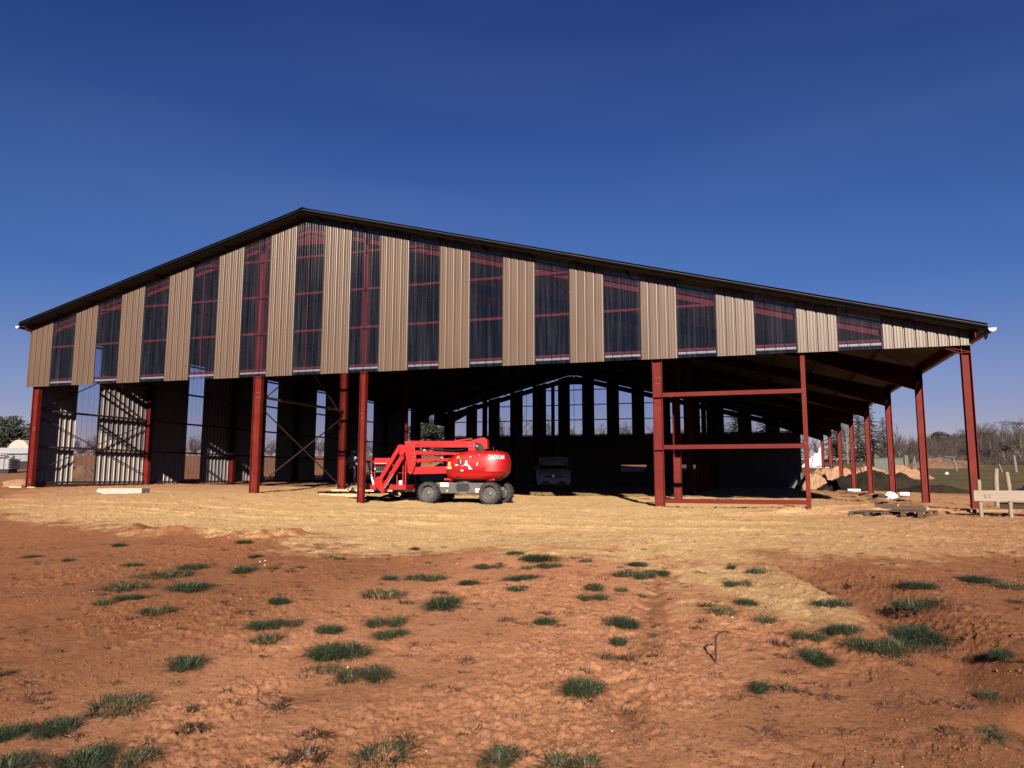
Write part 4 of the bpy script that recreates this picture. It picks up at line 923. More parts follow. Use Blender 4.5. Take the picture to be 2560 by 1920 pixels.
# stack of boards behind the lift
o = thing('board_stack', 'stack of old brown boards on bearers between basket and front wheel', 'board stack', 14.6, 2.6, R(-4), .0)
mb = MB(); z = .12
for x in (-.7, 0, .7): mb.box(x-.05,x+.05,-.45,.45,0,.12)
mb.build('bearer', M['wood_dark'], o)
for i in range(9):
    mb = MB(); mb.box(-.85+random.uniform(-.06,.06),.85+random.uniform(-.06,.06),-.5,.5,z,z+.045); mb.build('board', M['wood' if i == 8 else 'wood_dark'], o, bevel=.004); z += .052
o = thing('steel_offcut_heap', 'low heap of dark steel offcuts under the lift basket', 'steel offcuts', 14.0, 1.7, 0, 0)
mb = MB(); rr = random.Random(5)
for i in range(14):
    a = rr.uniform(-.4,.4); x = rr.uniform(-1.6,1.2); y = rr.uniform(-.3,.5); l = rr.uniform(.4,1.3); mb.ibeam((x-l/2,y-a*l/2,.06+rr.uniform(0,.12)),(x+l/2,y+a*l/2,.06+rr.uniform(0,.12)),.08,.05,.008,.006)
mb.build('steel_offcuts', M['flash'], o)
# pallets on the right
def pallet(x, y, rz, lab, dz=0):
    o = thing('pallet', lab, 'pallet', x, y, rz, dz, 'pallets lying before the right-hand opening')
    for i in range(5): mb = MB(); yy = -.36+i*.18; mb.box(-.6,.6,yy-.06,yy+.06,.12,.142); mb.build('deck_board', M['wood_dark'], o, bevel=.003)
    for yy in (-.37,0,.37):
        mb = MB(); mb.box(-.6,.6,yy-.05,yy+.05,0,.02); mb.build('skid', M['wood_dark'], o, bevel=.003)
        for xx in (-.54,0,.54): mb = MB(); mb.box(xx-.055,xx+.055,yy-.048,yy+.048,.02,.12); mb.build('spacer_block', M['wood_dark'], o, bevel=.003)
    return o
pallet(27.40, -1.45, R(66), 'left one of two old brown pallets lying in the sand'); pallet(28.10, -1.78, R(62), 'right one of two old brown pallets, under the brown planks')
for dx, dy, l, w, rz, dz, lab, m_ in ((27.62,-1.75,.52,.11,-.45,.15,'short brown beam with pale cut end across the left pallet','wood_dark'),(28.05,-1.92,.78,.20,-.45,.15,'thick brown plank lying along the right pallet','wood_dark'),(28.0,-1.55,.95,.2,-.42,.14,'second brown plank at the back of the right pallet','wood_dark')):
    o = thing('plank', lab, 'plank', dx, dy, rz, dz); mb = MB(); mb.box(-l/2,l/2,-w/2,w/2,0,.085); mb.box(l/2,l/2+.004,-w/2+.005,w/2-.005,.005,.08,m=1); mb.build('board', [M[m_], M['wood_new']], o, bevel=.004)
# white sack, brown cloth, tubes
o = thing('sack', 'white sack slumped against the fourth right-hand post', 'sack', 29.45, 9.2, 0, -.02)
mb = MB(); mb.blob((0,0,.15),.24,.2,.20,seed=11,amp=.22,n=18,k=10); mb.blob((.10,-.10,.08),.18,.14,.11,seed=12,amp=.2,n=14,k=8); mb.build('sack', M['bag'], o, 'all')
o = thing('cloth_heap', 'crumpled dark brown cloth beside the white sack', 'cloth', 28.95, 8.9, 0, -.02)
mb = MB(); mb.blob((.1,0,.06),.24,.16,.10,seed=13,amp=.3,n=14,k=8); mb.build('cloth', M['rust'], o, 'all')
for x, y, lab in ((30.15,10.6,'short white roll lying just right of the fourth right-hand post'),(29.7,21,'white roll lying in the sand farther back between the posts')):
    o = thing('white_roll', lab, 'roll', x, y, R(-6), .05); mb = MB(); k = .5 if y < 15 else .9; mb.lathe([(.03,-.36*k),(.08,-.36*k),(.09,-.34*k),(.09,.34*k),(.08,.36*k),(.03,.36*k)],18,ax='x',c=(0,0,.06)); mb.build('roll', M['bag'], o, 'all')
# batter board
o = thing('profile_board', 'pale horizontal plank nailed to rough stakes at the right edge', 'batter board', 30.0, -1.75, R(2), 0)
zb = P2(30.0,-1.75)[2]
mb = MB(); x0 = -.74; mb.box(x0,2.6,-.075,-.05,.38,.63); mb.build('plank', M['board'], o, bevel=.004)
for dx, h in ((-.59,.88),(.02,1.06),(1.5,1.0)):
    mb = MB(); rr = random.Random(int(h*100)); p = [(dx,0,-.2),(dx+rr.uniform(-.01,.01),0,.3),(dx+rr.uniform(-.01,.01),0,.7),(dx+rr.uniform(-.02,.0),0,h)]
    for a, b_ in zip(p[:-1], p[1:]): mb.tube(a, b_, .05, 9, .046)
    mb.build('stake', M['post'], o, 40)
cu = bpy.data.curves.new('t', 'FONT'); cu.body = '2-2'; cu.size = .115; cu.offset = .002; to = bpy.data.objects.new('t', cu); col.objects.link(to)
dg = bpy.context.evaluated_depsgraph_get(); dg.update(); me = bpy.data.meshes.new_from_object(to.evaluated_get(dg)); bpy.data.objects.remove(to)
me.materials.clear(); me.materials.append(M['wood_dark']); to = bpy.data.objects.new('pencil_mark', me); col.objects.link(to); to.parent = o; to.rotation_euler = (R(90),0,0); to.location = (x0+.20,-.0765,.455)
o = thing('rough_stake', 'single rough stake standing behind the pale plank', 'stake', 30.95, 2.6, 0, 0)
mb = MB(); mb.tube((0,0,-.2),(.02,0,.8),.07,9,.065); mb.tube((.02,0,.8),(.05,0,1.1),.065,9,.055); mb.build('stake', M['post'], o, 40)
o = thing('steel_beam', 'rusty steel beam lying on the sand behind the plank', 'steel beam', 30.8, 0.1, R(-14), .08)
mb = MB(); mb.ibeam((-.5,0,.03),(2.6,0,.03),.16,.12,.012,.01); mb.build('beam', M['rust'], o)
o = thing('footing', 'pale sand-covered concrete footing around the front right post', 'footing', 29.95, -.15, R(5), -.04)
mb = MB(); mb.box(-.45,.55,-.35,.4,0,.09); mb.build('pad', M['pinksand'], o, bevel=.03)
# blue sheet
o = thing('blue_sheet', 'bright blue plastic sheet at the right edge beyond the plank', 'plastic sheet', 37.9, 22.5, 0, 0)
mb = MB(); mb.prism([(-.5,0),(2,0),(2,.75),(.5,.8),(-.1,.5)],-.3,.5); mb.build('sheet', M['blue'], o, bevel=.05)
# flagged stake left
o = thing('marker_stake', 'leaning thin stake with a scrap of pale tape at the left edge', 'stake', -2.4, 2.6, 0, 0)
mb = MB(); mb.tube((-.25,0,-.1),(.14,0,1.05),.016,8); mb.build('stick', M['wood_new'], o)
mb = MB(); mb.add([(.12,-.01,1.05),(.22,-.02,.98),(.20,.01,.82),(.12,0,.74),(.06,0,.80),(.10,.02,.9)],[(0,1,2,3,4,5)]); mb.add([(.12,.01,1.05),(.22,.0,.98),(.20,.03,.82),(.12,.02,.74),(.06,.02,.80),(.10,.04,.9)],[(5,4,3,2,1,0)]); mb.build('tape', M['wood_new'], o)
# bent rusty rod near the camera
gx, gy = 24.46, -14.94
o = thing('bent_rod', 'rusty bent rod sticking out of the red earth nearby', 'rod', gx, gy, R(15), 0)
pts = [(0,0,-.12),(0.0,0,.05),(.005,0,.13),(.005,0,.20),(.02,0,.24),(.05,0,.262),(.10,0,.268),(.13,0,.255)]
o.scale = (.85, .85, .85)
mb = MB(); mb.path(pts,.007,8)
for i in range(14): z = .03+i*.015; mb.lathe([(.0085,0),(.0125,.003),(.0085,.007)],8,c=(.004,0,z),ax='z')
rr = random.Random(2)
for i in range(22):
    p = Vector(pts[rr.randrange(2, 7)]); q = p+Vector((rr.uniform(-.02,.02), rr.uniform(-.02,.02), rr.uniform(-.03,.01))); mb.tube(p, q, .004, 5, .002)
mb.build('rod', M['rust'], o, 40)
# ---------------------------------------------------------------- heaps and yard beyond
def at(d, k):
    return 24.7271+d*(-.30+.954*k), -20.4515+d*(.954+.30*k)
def heap(name, label, cat, x, y, rx, ry, h, m, seed, rz=0, n=96, rough=.3, flat=0):
    o = thing(name, label, cat, x, y, rz, -.05)
    g = np.linspace(-1.15, 1.15, n); X_, Y_ = np.meshgrid(g, g); X_ = X_.ravel(); Y_ = Y_.ravel()
    r = np.hypot(X_, Y_)+(fbm(X_*2.2+seed*9, Y_*2.2, 4, seed)-.5)*.5
    z = np.maximum(0, 1-r)**(1.0 if not flat else .5); z = np.minimum(z, 1-flat*.35)
    z = z*h*(1+rough*(fbm(X_*4+seed, Y_*4, 4, seed+3)-.5)*2)+(fbm(X_*12, Y_*12, 4, seed+5)-.5)*.22*h*np.clip(1.2-r, 0, 1)-.03-.12*np.clip(r-1, 0, 1)
    mb = MB(); mb.v = [(float(a*rx), float(b*ry), float(c)) for a, b, c in zip(X_, Y_, z)]
    mb.f = [(j*n+i, j*n+i+1, (j+1)*n+i+1, (j+1)*n+i) for j in range(n-1) for i in range(n-1)]; mb.m = [0]*len(mb.f)
    mb.build('soil', M[m], o, 'all'); return o
x, y = at(50, .515); heap('sand_heap', 'pale pointed sand heap on the field between the second and fourth right-hand posts', 'sand heap', x, y, 2.1, 1.6, 1.05, 'pinksand', 3)
x, y = at(49, .43); heap('sand_heap', 'tall rounded pinkish sand heap behind the far right-hand posts', 'sand heap', x, y, 2.6, 1.7, 1.7, 'pinksand', 6, flat=.6)
x, y = at(53, .47); heap('sand_heap', 'lower pinkish sand heap right of the tall rounded one', 'sand heap', x, y, 2.6, 1.8, 1.15, 'pinksand', 8, flat=.3)
x, y = at(47, .405); heap('soil_heap', 'broken reddish spoil heap beside the white sheeting', 'soil heap', x, y, 1.5, 1.1, 1.2, 'pinksand', 9, flat=.5, rough=.5)
x, y = at(41, .475); heap('soil_bank', 'long dark topsoil bank behind the middle right-hand posts', 'soil bank', x, y, 2.9, 1.6, 1.25, 'darksoil', 12, R(-25), rough=.35, flat=.5)
x, y = at(35, .555); heap('soil_bank', 'low dark topsoil bank ending at the grass by the third post', 'soil bank', x, y, 2.0, 1.0, .50, 'darksoil', 14, R(-25), rough=.35, flat=.4)
x, y = at(45, -.672); heap('soil_heap', 'low heap of brown clods at the left edge beyond the corner post', 'soil heap', -4.2, 6.5, 2.6, 1.2, .75, 'brownsoil', 15, rough=.5)
o = thing('white_sheeting', 'tall folded white sheeting hanging on lines beyond the far right corner', 'sheeting', *at(70, .400), R(10), 0)
mb = MB(); mb.prism([(-1.3,.1),(.75,.1),(.75,2.15),(.5,1.95),(.45,1.5),(.0,1.45),(-.35,.95),(-.6,1.0),(-.9,.5)],-.12,.12); mb.build('sheet', M['tarp'], o, bevel=.03)
mb = MB(); mb.tube((-.3,-.2,0),(.1,-.2,2.1),.02,6); mb.tube((-.3,-.2,0),(1.2,-.2,.35),.02,6); mb.tube((1.2,-.2,.35),(1.7,-.2,2.3),.02,6); mb.build('line', M['black'], o)
mb = MB(); mb.box(-1.4,1.4,-.25,.15,-.15,.06); mb.build('edge_board', M['tarp'], o, bevel=.02)
o = thing('site_container', 'small green steel container on the field behind the pointed sand heap', 'container', *at(60, .498), R(12), .0)
mb = MB(); mb.box(-1.1,1.3,0,1.2,-.2,1.15); mb.box(-1.16,1.36,-.05,1.25,1.15,1.24); mb.build('body', M['green_box'], o, bevel=.02)
mb = MB(); mb.box(-.8,1.3,-.02,0,.02,.92); mb.build('door', M['green_box'], o)
mb = MB(); mb.box(-1.16,-1.06,-.04,0,-.1,1.15); mb.build('post', M['black'], o)
# left yard
o = thing('sheet_bundle', 'strapped bundle of pale ribbed sheets at the left edge', 'sheet bundle', *at(45, -.6695), R(12), .25)
mb = MB(); rr = random.Random(1)
for i in range(9):
    e = .22 if i % 2 == 0 else 0; mb.prism([(-.62,i*.075),(.55,i*.075),(.55+e*.6,i*.075+.035),(.55,i*.075+.062),(-.62,i*.075+.062)],-.5,.5)
mb.build('ribbed_sheets', M['galv'], o)
mb = MB(); mb.box(.25,.29,-.52,.52,-.02,.70); mb.build('strap', M['black'], o)
mb = MB(); mb.box(-.6,.5,-.4,.4,-.3,0); mb.build('bearer', M['black'], o)
mb = MB(); mb.box(-.45,.1,-.3,.3,.78,.83); mb.box(-.3,.25,-.3,.3,.92,.96); mb.blob((-.45,0,.86),.14,.2,.14,seed=3); mb.blob((.4,0,.8),.12,.2,.12,seed=5); mb.build('loose_offcut', M['galv'], o)
o = thing('panel_stack', 'long stack of grey panels behind the strapped bundle', 'panel stack', *at(51, -.650), R(8), .55)
mb = MB(); mb.box(-1.6,3,-.6,.6,.55,.98); mb.build('upper_panels', M['galv'], o, bevel=.01)
mb = MB()
for i in range(5): mb.box(-.6,3,-.6,.6,i*.095,i*.095+.075)
mb.build('lower_panels', M['galv'], o)
mb = MB(); mb.box(-1.4,2.8,-.5,.5,-.6,0); mb.box(-1.5,3,-.5,.5,.48,.55); mb.build('bearer', M['black'], o)
o = thing('storage_tunnel', 'rounded grey storage tunnel end behind the panel stack', 'tunnel', *at(62, -.655), R(18), .9)
mb = MB(); mb.prism([(1.05*math.cos(t), 1.3*math.sin(t)) for t in [math.pi*i/20 for i in range(21)]],0,5); mb.build('cover', M['concrete'], o)

# ---------------------------------------------------------------- trees
def bare_tree(seed, h=6, spread=.5, pale=False, dens=1.0):
    rr = random.Random(seed); T = MB(); W = MB()
    def grow(p, d, l, r, lev):
        q = p+d*l; (T if lev < 2 else W).tube(p, q, r, 5 if lev < 2 else 3, r*.62, caps=False)
        if lev >= 5: return
        nch = {0: int(7*dens), 1: 5, 2: 4, 3: 4, 4: 3}[lev]
        for i in range(nch):
            t = rr.uniform(.3 if lev == 0 else .25, 1.0); a = rr.uniform(0, 6.28); up = rr.uniform(.25, 1.0)
            side = Vector((math.cos(a), math.sin(a), 0))
            nd = (d*up+side*spread*rr.uniform(.6, 1.3)+Vector((0, 0, .15))).normalized()
            grow(p+d*l*t, nd, l*rr.uniform(.42, .62), r*(.6 if lev == 0 else .55)*(1.1-t*.4), lev+1)
        if lev < 4: grow(q, (d+Vector((rr.uniform(-.2,.2), rr.uniform(-.2,.2), 0))).normalized(), l*.6, r*.6, lev+1)
    grow(Vector((0, 0, -.3)), Vector((rr.uniform(-.06,.06), rr.uniform(-.06,.06), 1)).normalized(), h*.48, h*.016, 0)
    return T, W
def conifer(seed, h=8, w=2.2):
    rr = random.Random(seed); T = MB(); W = MB(); T.tube((0,0,-.3),(0,0,h),.14,7,.02)
    z = h*.10
    while z < h*.985:
        f = 1-z/h; n = 7 if f > .3 else 5
        for i in range(n):
            if rr.random() < .12: continue
            a = rr.uniform(0, 6.28); L_ = w*(f**.8)*rr.uniform(.65, 1.15)+.12; d = Vector((math.cos(a), math.sin(a), 0)); dr = -.22*f-.05
            p = Vector((0, 0, z)); q = p+d*L_+Vector((0, 0, L_*dr)); T.tube(p, q, .025, 3, .01, caps=False)
            s_ = Vector((-d.y, d.x, 0)); m = max(4, int(L_*7))
            for k in range(m):
                t = (k+.6)/m; c = p+(q-p)*t; ww = .34*L_*(1-t)*.55+.13
                for sg in (-1, 1):
                    e = c+s_*sg*ww*rr.uniform(.7, 1.2)+d*.12+Vector((0, 0, rr.uniform(-.16, .02))); g = c+d*.13+Vector((0, 0, rr.uniform(-.03, .05)))
                    W.add([c, e, g+Vector((0, 0, -.04)), c+Vector((0, 0, -.10))+s_*sg*.05], [(0, 1, 2), (0, 3, 1)])
        z += h*.026*rr.uniform(.8, 1.2)
    return T, W
def broad(seed, h=5, w=2.2):
    "dense evergreen crown of small leaf clumps, uneven lobes"
    rr = random.Random(seed); T = MB(); W = MB(); T.tube((0,0,-.3),(0,0,h*.6),.16,7,.08)
    lobes = []
    for i in range(9):
        a = rr.uniform(0, 6.28); r = w*rr.uniform(.1, .62); lobes.append((Vector((math.cos(a)*r, math.sin(a)*r, h*rr.uniform(.4, .85))), w*rr.uniform(.28, .45)))
        T.tube((0,0,h*.3), lobes[-1][0], .06, 5, .02)
    for c, r in lobes:
        for k in range(330):
            u = Vector((rr.gauss(0,1), rr.gauss(0,1), rr.gauss(0,1))).normalized()*r*rr.uniform(.62, 1.08); u.z *= .75; p = c+u; s_ = rr.uniform(.07, .17)
            a = Vector((rr.uniform(-1,1), rr.uniform(-1,1), rr.uniform(-.6,.6)))*s_; b = Vector((rr.uniform(-1,1), rr.uniform(-1,1), rr.uniform(-.6,.6)))*s_
            W.add([p-a, p+b, p+a, p-b*.6], [(0,1,2,3)])
    return T, W
def proto(name, fn, mt, mw):
    T, W = fn; r = empty(name); T.build('trunk', mt, r); W.build('crown', mw, r); return r
protos = {}
def plant_tree(key, name, maker, d, k, h, rz, label, cat='tree', group=None, sx=1.0):
    x, y = at(d, k)
    z = float(base_h(np.array([x]), np.array([y]))[0])*S-.1
    if key not in protos: r = protos[key] = maker(name)
    else: r = copy_tree(protos[key])
    for a in ('label', 'category', 'group'):
        if a in r: del r[a]
    r.location = (x*S, y*S, z); r.rotation_euler = (0, 0, rz); s_ = h/BASE[key]; r.scale = (s_*sx, s_*sx, s_)
    tag(r, label, cat, group); return r
BASE = {'b0': 6, 'b1': 6, 'b2': 6, 'b3': 6, 'c0': 8, 'c1': 8, 'e0': 5, 'e1': 5, 'p0': 6}
MK = {'b0': lambda n: proto(n, bare_tree(1), M['bark'], M['twig']), 'b1': lambda n: proto(n, bare_tree(2, 6, .7), M['bark'], M['twig2']),
      'b2': lambda n: proto(n, bare_tree(3, 6, .45, dens=1.3), M['bark'], M['twig']), 'b3': lambda n: proto(n, bare_tree(4, 6, .4), M['barkpale'], M['twig2']),
      'c0': lambda n: proto(n, conifer(1), M['bark'], M['needle']), 'c1': lambda n: proto(n, conifer(2, 8, 1.9), M['bark'], M['needle']),
      'e0': lambda n: proto(n, broad(1), M['bark'], M['leafdark']), 'e1': lambda n: proto(n, broad(2, 5, 2.6), M['bark'], M['leafdark'])}
KU = lambda u: (u-1280)/1877.5
# conifers behind the right-hand posts
for i, (u_, d, h, key, lab) in enumerate(((2176, 92, 8.2, 'c0', 'tallest dark conifer, seen between the fourth and fifth right-hand posts'),(2146, 90, 8.0, 'c1', 'dark conifer just left of the tallest one'),(2208, 95, 6.3, 'c1', 'shorter conifer right of the tallest, ending at the fourth post'),(2088, 92, 7.4, 'c0', 'dark conifer glimpsed between the sixth and seventh right-hand posts'),
    (1985, 96, 8.5, 'c1', 'conifer showing through the last clear strips of the far gable'),(1915, 98, 9.0, 'c0', 'tall conifer showing dimly through the right clear strips of the far gable'),(1840, 98, 9.4, 'c1', 'conifer showing through the clear strip right of the door frame post'))):
    plant_tree(key, 'conifer_tree', MK[key], d, KU(u_), h, i*1.3, lab)
plant_tree('b3', 'bare_tree', MK['b3'], 84, KU(2116), 7.2, .4, 'pale-trunked leaning tree between the fifth and sixth right-hand posts')
# the bare wood on the right: one row after another
rr = random.Random(21); n = 0
keys = ['b0', 'b1', 'b2', 'b0', 'b3', 'b2']
wood_label = 'bare brown winter tree in the wood beyond the field'
spots = []
for row, (d, u0, u1, step, h0, h1) in enumerate(((88, 2225, 2640, 26, 3.6, 4.6), (97, 2225, 2660, 22, 4.6, 5.6), (106, 2260, 2700, 22, 5.2, 6.4), (116, 2020, 2680, 26, 5.5, 7.0))):
    u_ = u0
    while u_ < u1:
        f = .62 if u_ < 2330 else .66 if u_ < 2430 else .98
        spots.append((u_+rr.uniform(-8, 8), d+rr.uniform(-3, 3), rr.uniform(h0, h1)*f, keys[rr.randrange(6)])); u_ += step
for u_, d, h, key in spots:
    plant_tree(key, 'bare_tree', MK[key], d, KU(u_), h, rr.uniform(0, 6.28), wood_label, group='bare trees of the wood on the right', sx=1.25)
for i, (u_, h, key, lab) in enumerate(((2338, 6.6, 'e1', 'leftmost dark evergreen crown rising over the bare wood'),(2362, 7.2, 'e0', 'second dark evergreen crown over the bare wood, between the first two posts'),(2388, 7.4, 'e1', 'third dark evergreen crown, widest of those over the wood'),(2412, 6.9, 'e0', 'dark evergreen crown just left of the front right post'),(2450, 7.5, 'e1', 'dark evergreen crown just right of the front right post'))):
    plant_tree(key, 'evergreen_tree', MK[key], 124, KU(u_), h*.84, i*2.1, lab)
for i, (u_, d, h, lab) in enumerate(((2506, 82, 4.6, 'slim pale birch trunk before the dark wood'),(2546, 80, 5.6, 'taller pale birch at the right edge of the wood'),(2243, 80, 4.8, 'thin pale bare tree left of the third post'))):
    plant_tree('b3', 'birch_tree', MK['b3'], d, KU(u_), h, i*1.7, lab, sx=.8)
T = MB(); W = MB(); T.tube((0,0,-.3),(.1,0,5.6),.13,7,.06); rr = random.Random(8)
for i in range(9):
    a = i*.7; q = Vector((.1+math.cos(a)*rr.uniform(.7,1.9), math.sin(a)*rr.uniform(.7,1.7), 5.9+rr.uniform(-.1,.3))); T.tube((.1,0,5.0), q, .045, 5, .015)
    for k in range(170):
        p = q+Vector((rr.gauss(0,.4), rr.gauss(0,.4), rr.gauss(0,.12))); s_ = rr.uniform(.05,.12)
        v = [p+Vector((rr.uniform(-1,1), rr.uniform(-1,1), rr.uniform(-.6,.6)))*s_ for _ in range(3)]; W.add(v, [(0,1,2)])
protos['p0'] = r = empty('umbrella_pine'); T.build('trunk', M['bark'], r); W.build('crown', M['leafdark'], r)
x, y = at(112, KU(2534)); r.location = (x*S, y*S, float(base_h(np.array([x]), np.array([y]))[0])*S); r.scale = (1.0, 1.0, 1.03); tag(r, 'flat-topped pine standing clear above the wood near the right edge', 'tree')
# trees to the left and behind
for i, (u_, d, h, key, lab) in enumerate(((2, 72, 4.1, 'e1', 'dark evergreen at the left edge of the picture'),(26, 70, 5.2, 'e0', 'tallest dark evergreen behind the panel stack'),(44, 71, 4.7, 'e1', 'dark evergreen right of the tallest one at the far left'),(62, 74, 2.9, 'e0', 'small dark evergreen half behind the left corner post'))):
    plant_tree(key, 'evergreen_tree', MK[key], d, KU(u_), h, i*2.0, lab)
for i, (u_, d, h, key, lab) in enumerate(((1052, 110, 6.4, 'e0', 'evergreen seen through the side doorway at its left jamb'),(1068, 112, 6.2, 'e1', 'evergreen crown in the middle of the side doorway'),(1076, 112, 7.0, 'c1', 'single pointed conifer seen through the side doorway'),(1088, 114, 5.4, 'e0', 'low evergreen right of the pointed conifer in the side doorway'),(1104, 113, 5.6, 'c0', 'small conifer by the right jamb of the side doorway'))):
    plant_tree(key, 'evergreen_tree' if key[0] == 'e' else 'conifer_tree', MK[key], d, KU(u_), h, i*2.0, lab, sx=1.3)
u_ = 170; i = 0
while u_ < 1240:
    key = keys[rr.randrange(6)]; d = 150+rr.uniform(-8, 8)
    plant_tree(key, 'bare_tree', MK[key], d, KU(u_), rr.uniform(4.6, 6.2), rr.uniform(0, 6.28), 'bare tree of the far wood seen through the clear strips of the left wall', group='far wood behind the left wall', sx=1.5)
    u_ += 17
u_ = 1260
while u_ < 2020:
    key = keys[rr.randrange(6)]; plant_tree(key, 'bare_tree', MK[key], 108+rr.uniform(-6, 6), KU(u_), rr.uniform(5, 6.6), rr.uniform(0, 6.28), 'bare tree of the wood standing right behind the far gable', group='wood behind the far gable', sx=1.3)
    u_ += 40
# undergrowth at the foot of the wood: one tangle
mb = MB(); rr = random.Random(31)
for i in range(15000):
    d = rr.uniform(79, 104); k = KU(rr.uniform(2215, 2640)); x, y = at(d, k); z = float(2.0*min(1.6, max(0, (d-35)/42)))-.1
    p = Vector((x*S, y*S, z*S)); h = rr.uniform(.3, 1.0)*(3.1 if d > 90 else 1.6); h *= .35+1.1*float(vn(np.array([x*.5]), np.array([y*.5]), 8)[0]); a = rr.uniform(0, 6.28); e = rr.uniform(.1, .9); q = p+Vector((math.cos(a)*h*e, math.sin(a)*h*e, h)); mb.tube(p, q, .022, 3, .006, caps=False)
    if i % 2: c = p.lerp(q, .6); mb.tube(c, c+Vector((rr.uniform(-.5,.5), rr.uniform(-.5,.5), rr.uniform(0,.4))), .012, 3, .004, caps=False)
tag(mb.build('undergrowth', M['twig']), 'brown tangle of leafless scrub along the foot of the wood', 'scrub', kind='stuff')
# brush pile
x, y = at(70, KU(2345)); o = heap('brush_pile', 'long brown pile of cleared roots and pale branches before the wood', 'brush pile', x, y, 3.6, 1.6, 1.0, 'brownsoil', 22, R(18), rough=.5, flat=.3)
mb = MB(); rr = random.Random(9)
for i in range(260):
    X_ = rr.uniform(-3.3, 3.3); Y_ = rr.uniform(-1.5, .6); z = max(0, 1-abs(X_)/3.6)*.9*max(.2, 1-abs(Y_)/1.9); l = rr.uniform(.3, 1.1); a = rr.uniform(0, 6.28); e = rr.uniform(-.2, .8)
    p = Vector((X_, Y_, z)); q = p+Vector((math.cos(a)*l, math.sin(a)*l*.6, l*e)); mb.tube(p, q, rr.uniform(.012, .035), 4, .008, m=0 if i % 3 else 1)
mb.build('branches', [M['bark'], M['barkpale']], o)
# fence posts and stumps on the field
for i, (u_, d, h, r_, lean, lab) in enumerate(((2259, 63, 1.45, .09, .02, 'left one of two pale posts standing close together before the brush pile'),(2264, 63.5, 1.4, .09, .0, 'right one of two pale posts standing close together before the brush pile'),(2285, 64, 1.3, .08, -.12, 'leaning pale post left of the brush pile'),(2277, 66, 1.0, .06, .1, 'thin post behind the leaning one'),(2387, 62, 1.25, .08, -.25, 'pale leaning branch-like post before the brush pile'),(2499, 60, .8, .07, -.25, 'short leaning stub on the field right of the front post'),(2533, 60, 1.5, .13, -.08, 'thick pale stump-like post on the field near the right edge'),(2155, 52, 1.5, .05, .0, 'thin grey post left of the green container'),(2360, 56, .28, .12, 0, 'small white stone on the grass before the brush pile'))):
    o = thing('fence_post' if h > .5 else 'white_stone', lab, 'post' if h > .5 else 'stone', *at(d, KU(u_)), 0, -.05)
    mb = MB()
    if h > .5:
        mb.tube((0,0,-.2),(lean*.5,0,h*.55),r_,8,r_*.92); mb.tube((lean*.5,0,h*.55),(lean,0,h),r_*.92,8,r_*.7)
        if i == 4: mb.tube((lean,0,h),(lean-.7,0,h+.12),.04,6,.02); mb.tube((lean,0,h),(lean+.3,0,h+.15),.03,6,.02)
    else: mb.blob((0,0,.12),.14,.14,.16,seed=3)
    mb.build('post' if h > .5 else 'stone', M['barkpale'] if h > .5 else M['white'], o, 40)

# ---------------------------------------------------------------- grass tufts and small weeds
def grassmat(name, c1, c2):
    m = bpy.data.materials.new(name); m.use_nodes = True; N = m.node_tree.nodes; L = m.node_tree.links.new; b = N['Principled BSDF']; b.inputs['Roughness'].default_value = .55
    a = N.new('ShaderNodeAttribute'); a.attribute_name = 'tone'; x = N.new('ShaderNodeMix'); x.data_type = 'RGBA'; x.inputs['A'].default_value = (*c1, 1); x.inputs['B'].default_value = (*c2, 1); L(a.outputs['Fac'], x.inputs['Factor']); L(x.outputs['Result'], b.inputs['Base Color'])
    b.inputs['Specular IOR Level'].default_value = .3; return m
M['grass'] = grassmat('grass_blades', (.013, .021, .009), (.066, .080, .036))
M['weed'] = grassmat('weed_leaves', (.013, .017, .007), (.070, .032, .018))
def blades(rr, n, rx, ry, h, spread=.8, w=.004):
    vs = []; fs = []; tone = []
    for i in range(n):
        a = rr.uniform(0, 6.28); q = math.sqrt(rr.random()); x = math.cos(a)*rx*q; y = math.sin(a)*ry*q
        b = a+rr.gauss(0, .7); l = h*rr.uniform(.35, 1.3); ln = min(2.2, spread*(.2+q)*rr.uniform(.4, 1.3)); dx, dy = math.cos(b), math.sin(b); px, py = -dy*w, dx*w; o = len(vs); t_ = rr.random()
        for t in (0, .4, .75):
            hz = l*(t-.28*ln*t*t); rad = l*ln*t*t*.9; ww = 1-t*.6
            vs += [(x+dx*rad-px*ww, y+dy*rad-py*ww, hz-.01), (x+dx*rad+px*ww, y+dy*rad+py*ww, hz-.01)]
        vs.append((x+dx*l*ln*.95, y+dy*l*ln*.95, max(.003, l*(1-.42*ln))-.01))
        fs += [(o, o+1, o+3, o+2), (o+2, o+3, o+5, o+4), (o+4, o+5, o+6)]; tone += [t_*t_]*7
    return vs, fs, tone
def leafmesh(name, parts, m):
    vs = []; fs = []; tone = []
    for v, f, t in parts: o = len(vs); vs += v; fs += [tuple(i+o for i in q) for q in f]; tone += t
    me = bpy.data.meshes.new(name); me.from_pydata(vs, [], fs); at_ = me.attributes.new('tone', 'FLOAT', 'POINT'); at_.data.foreach_set('value', tone); me.materials.append(m); me.update(); return me
tm = []
for i in range(7):
    rr = random.Random(100+i); parts = []
    for c in range((1, 2, 3, 2, 4, 1, 3)[i]):
        v, f, t = blades(rr, 300, .24*(.9 if i in (0, 5) else .55), .19, .125, 1.75, .0035)
        dx = rr.uniform(-.22, .22) if i not in (0, 5) else 0; dy = rr.uniform(-.08, .08) if i not in (0, 5) else 0
        parts.append(([(a+dx, b+dy, c_) for a, b, c_ in v], f, t))
    tm.append(leafmesh('grass_tuft', parts, M['grass']))
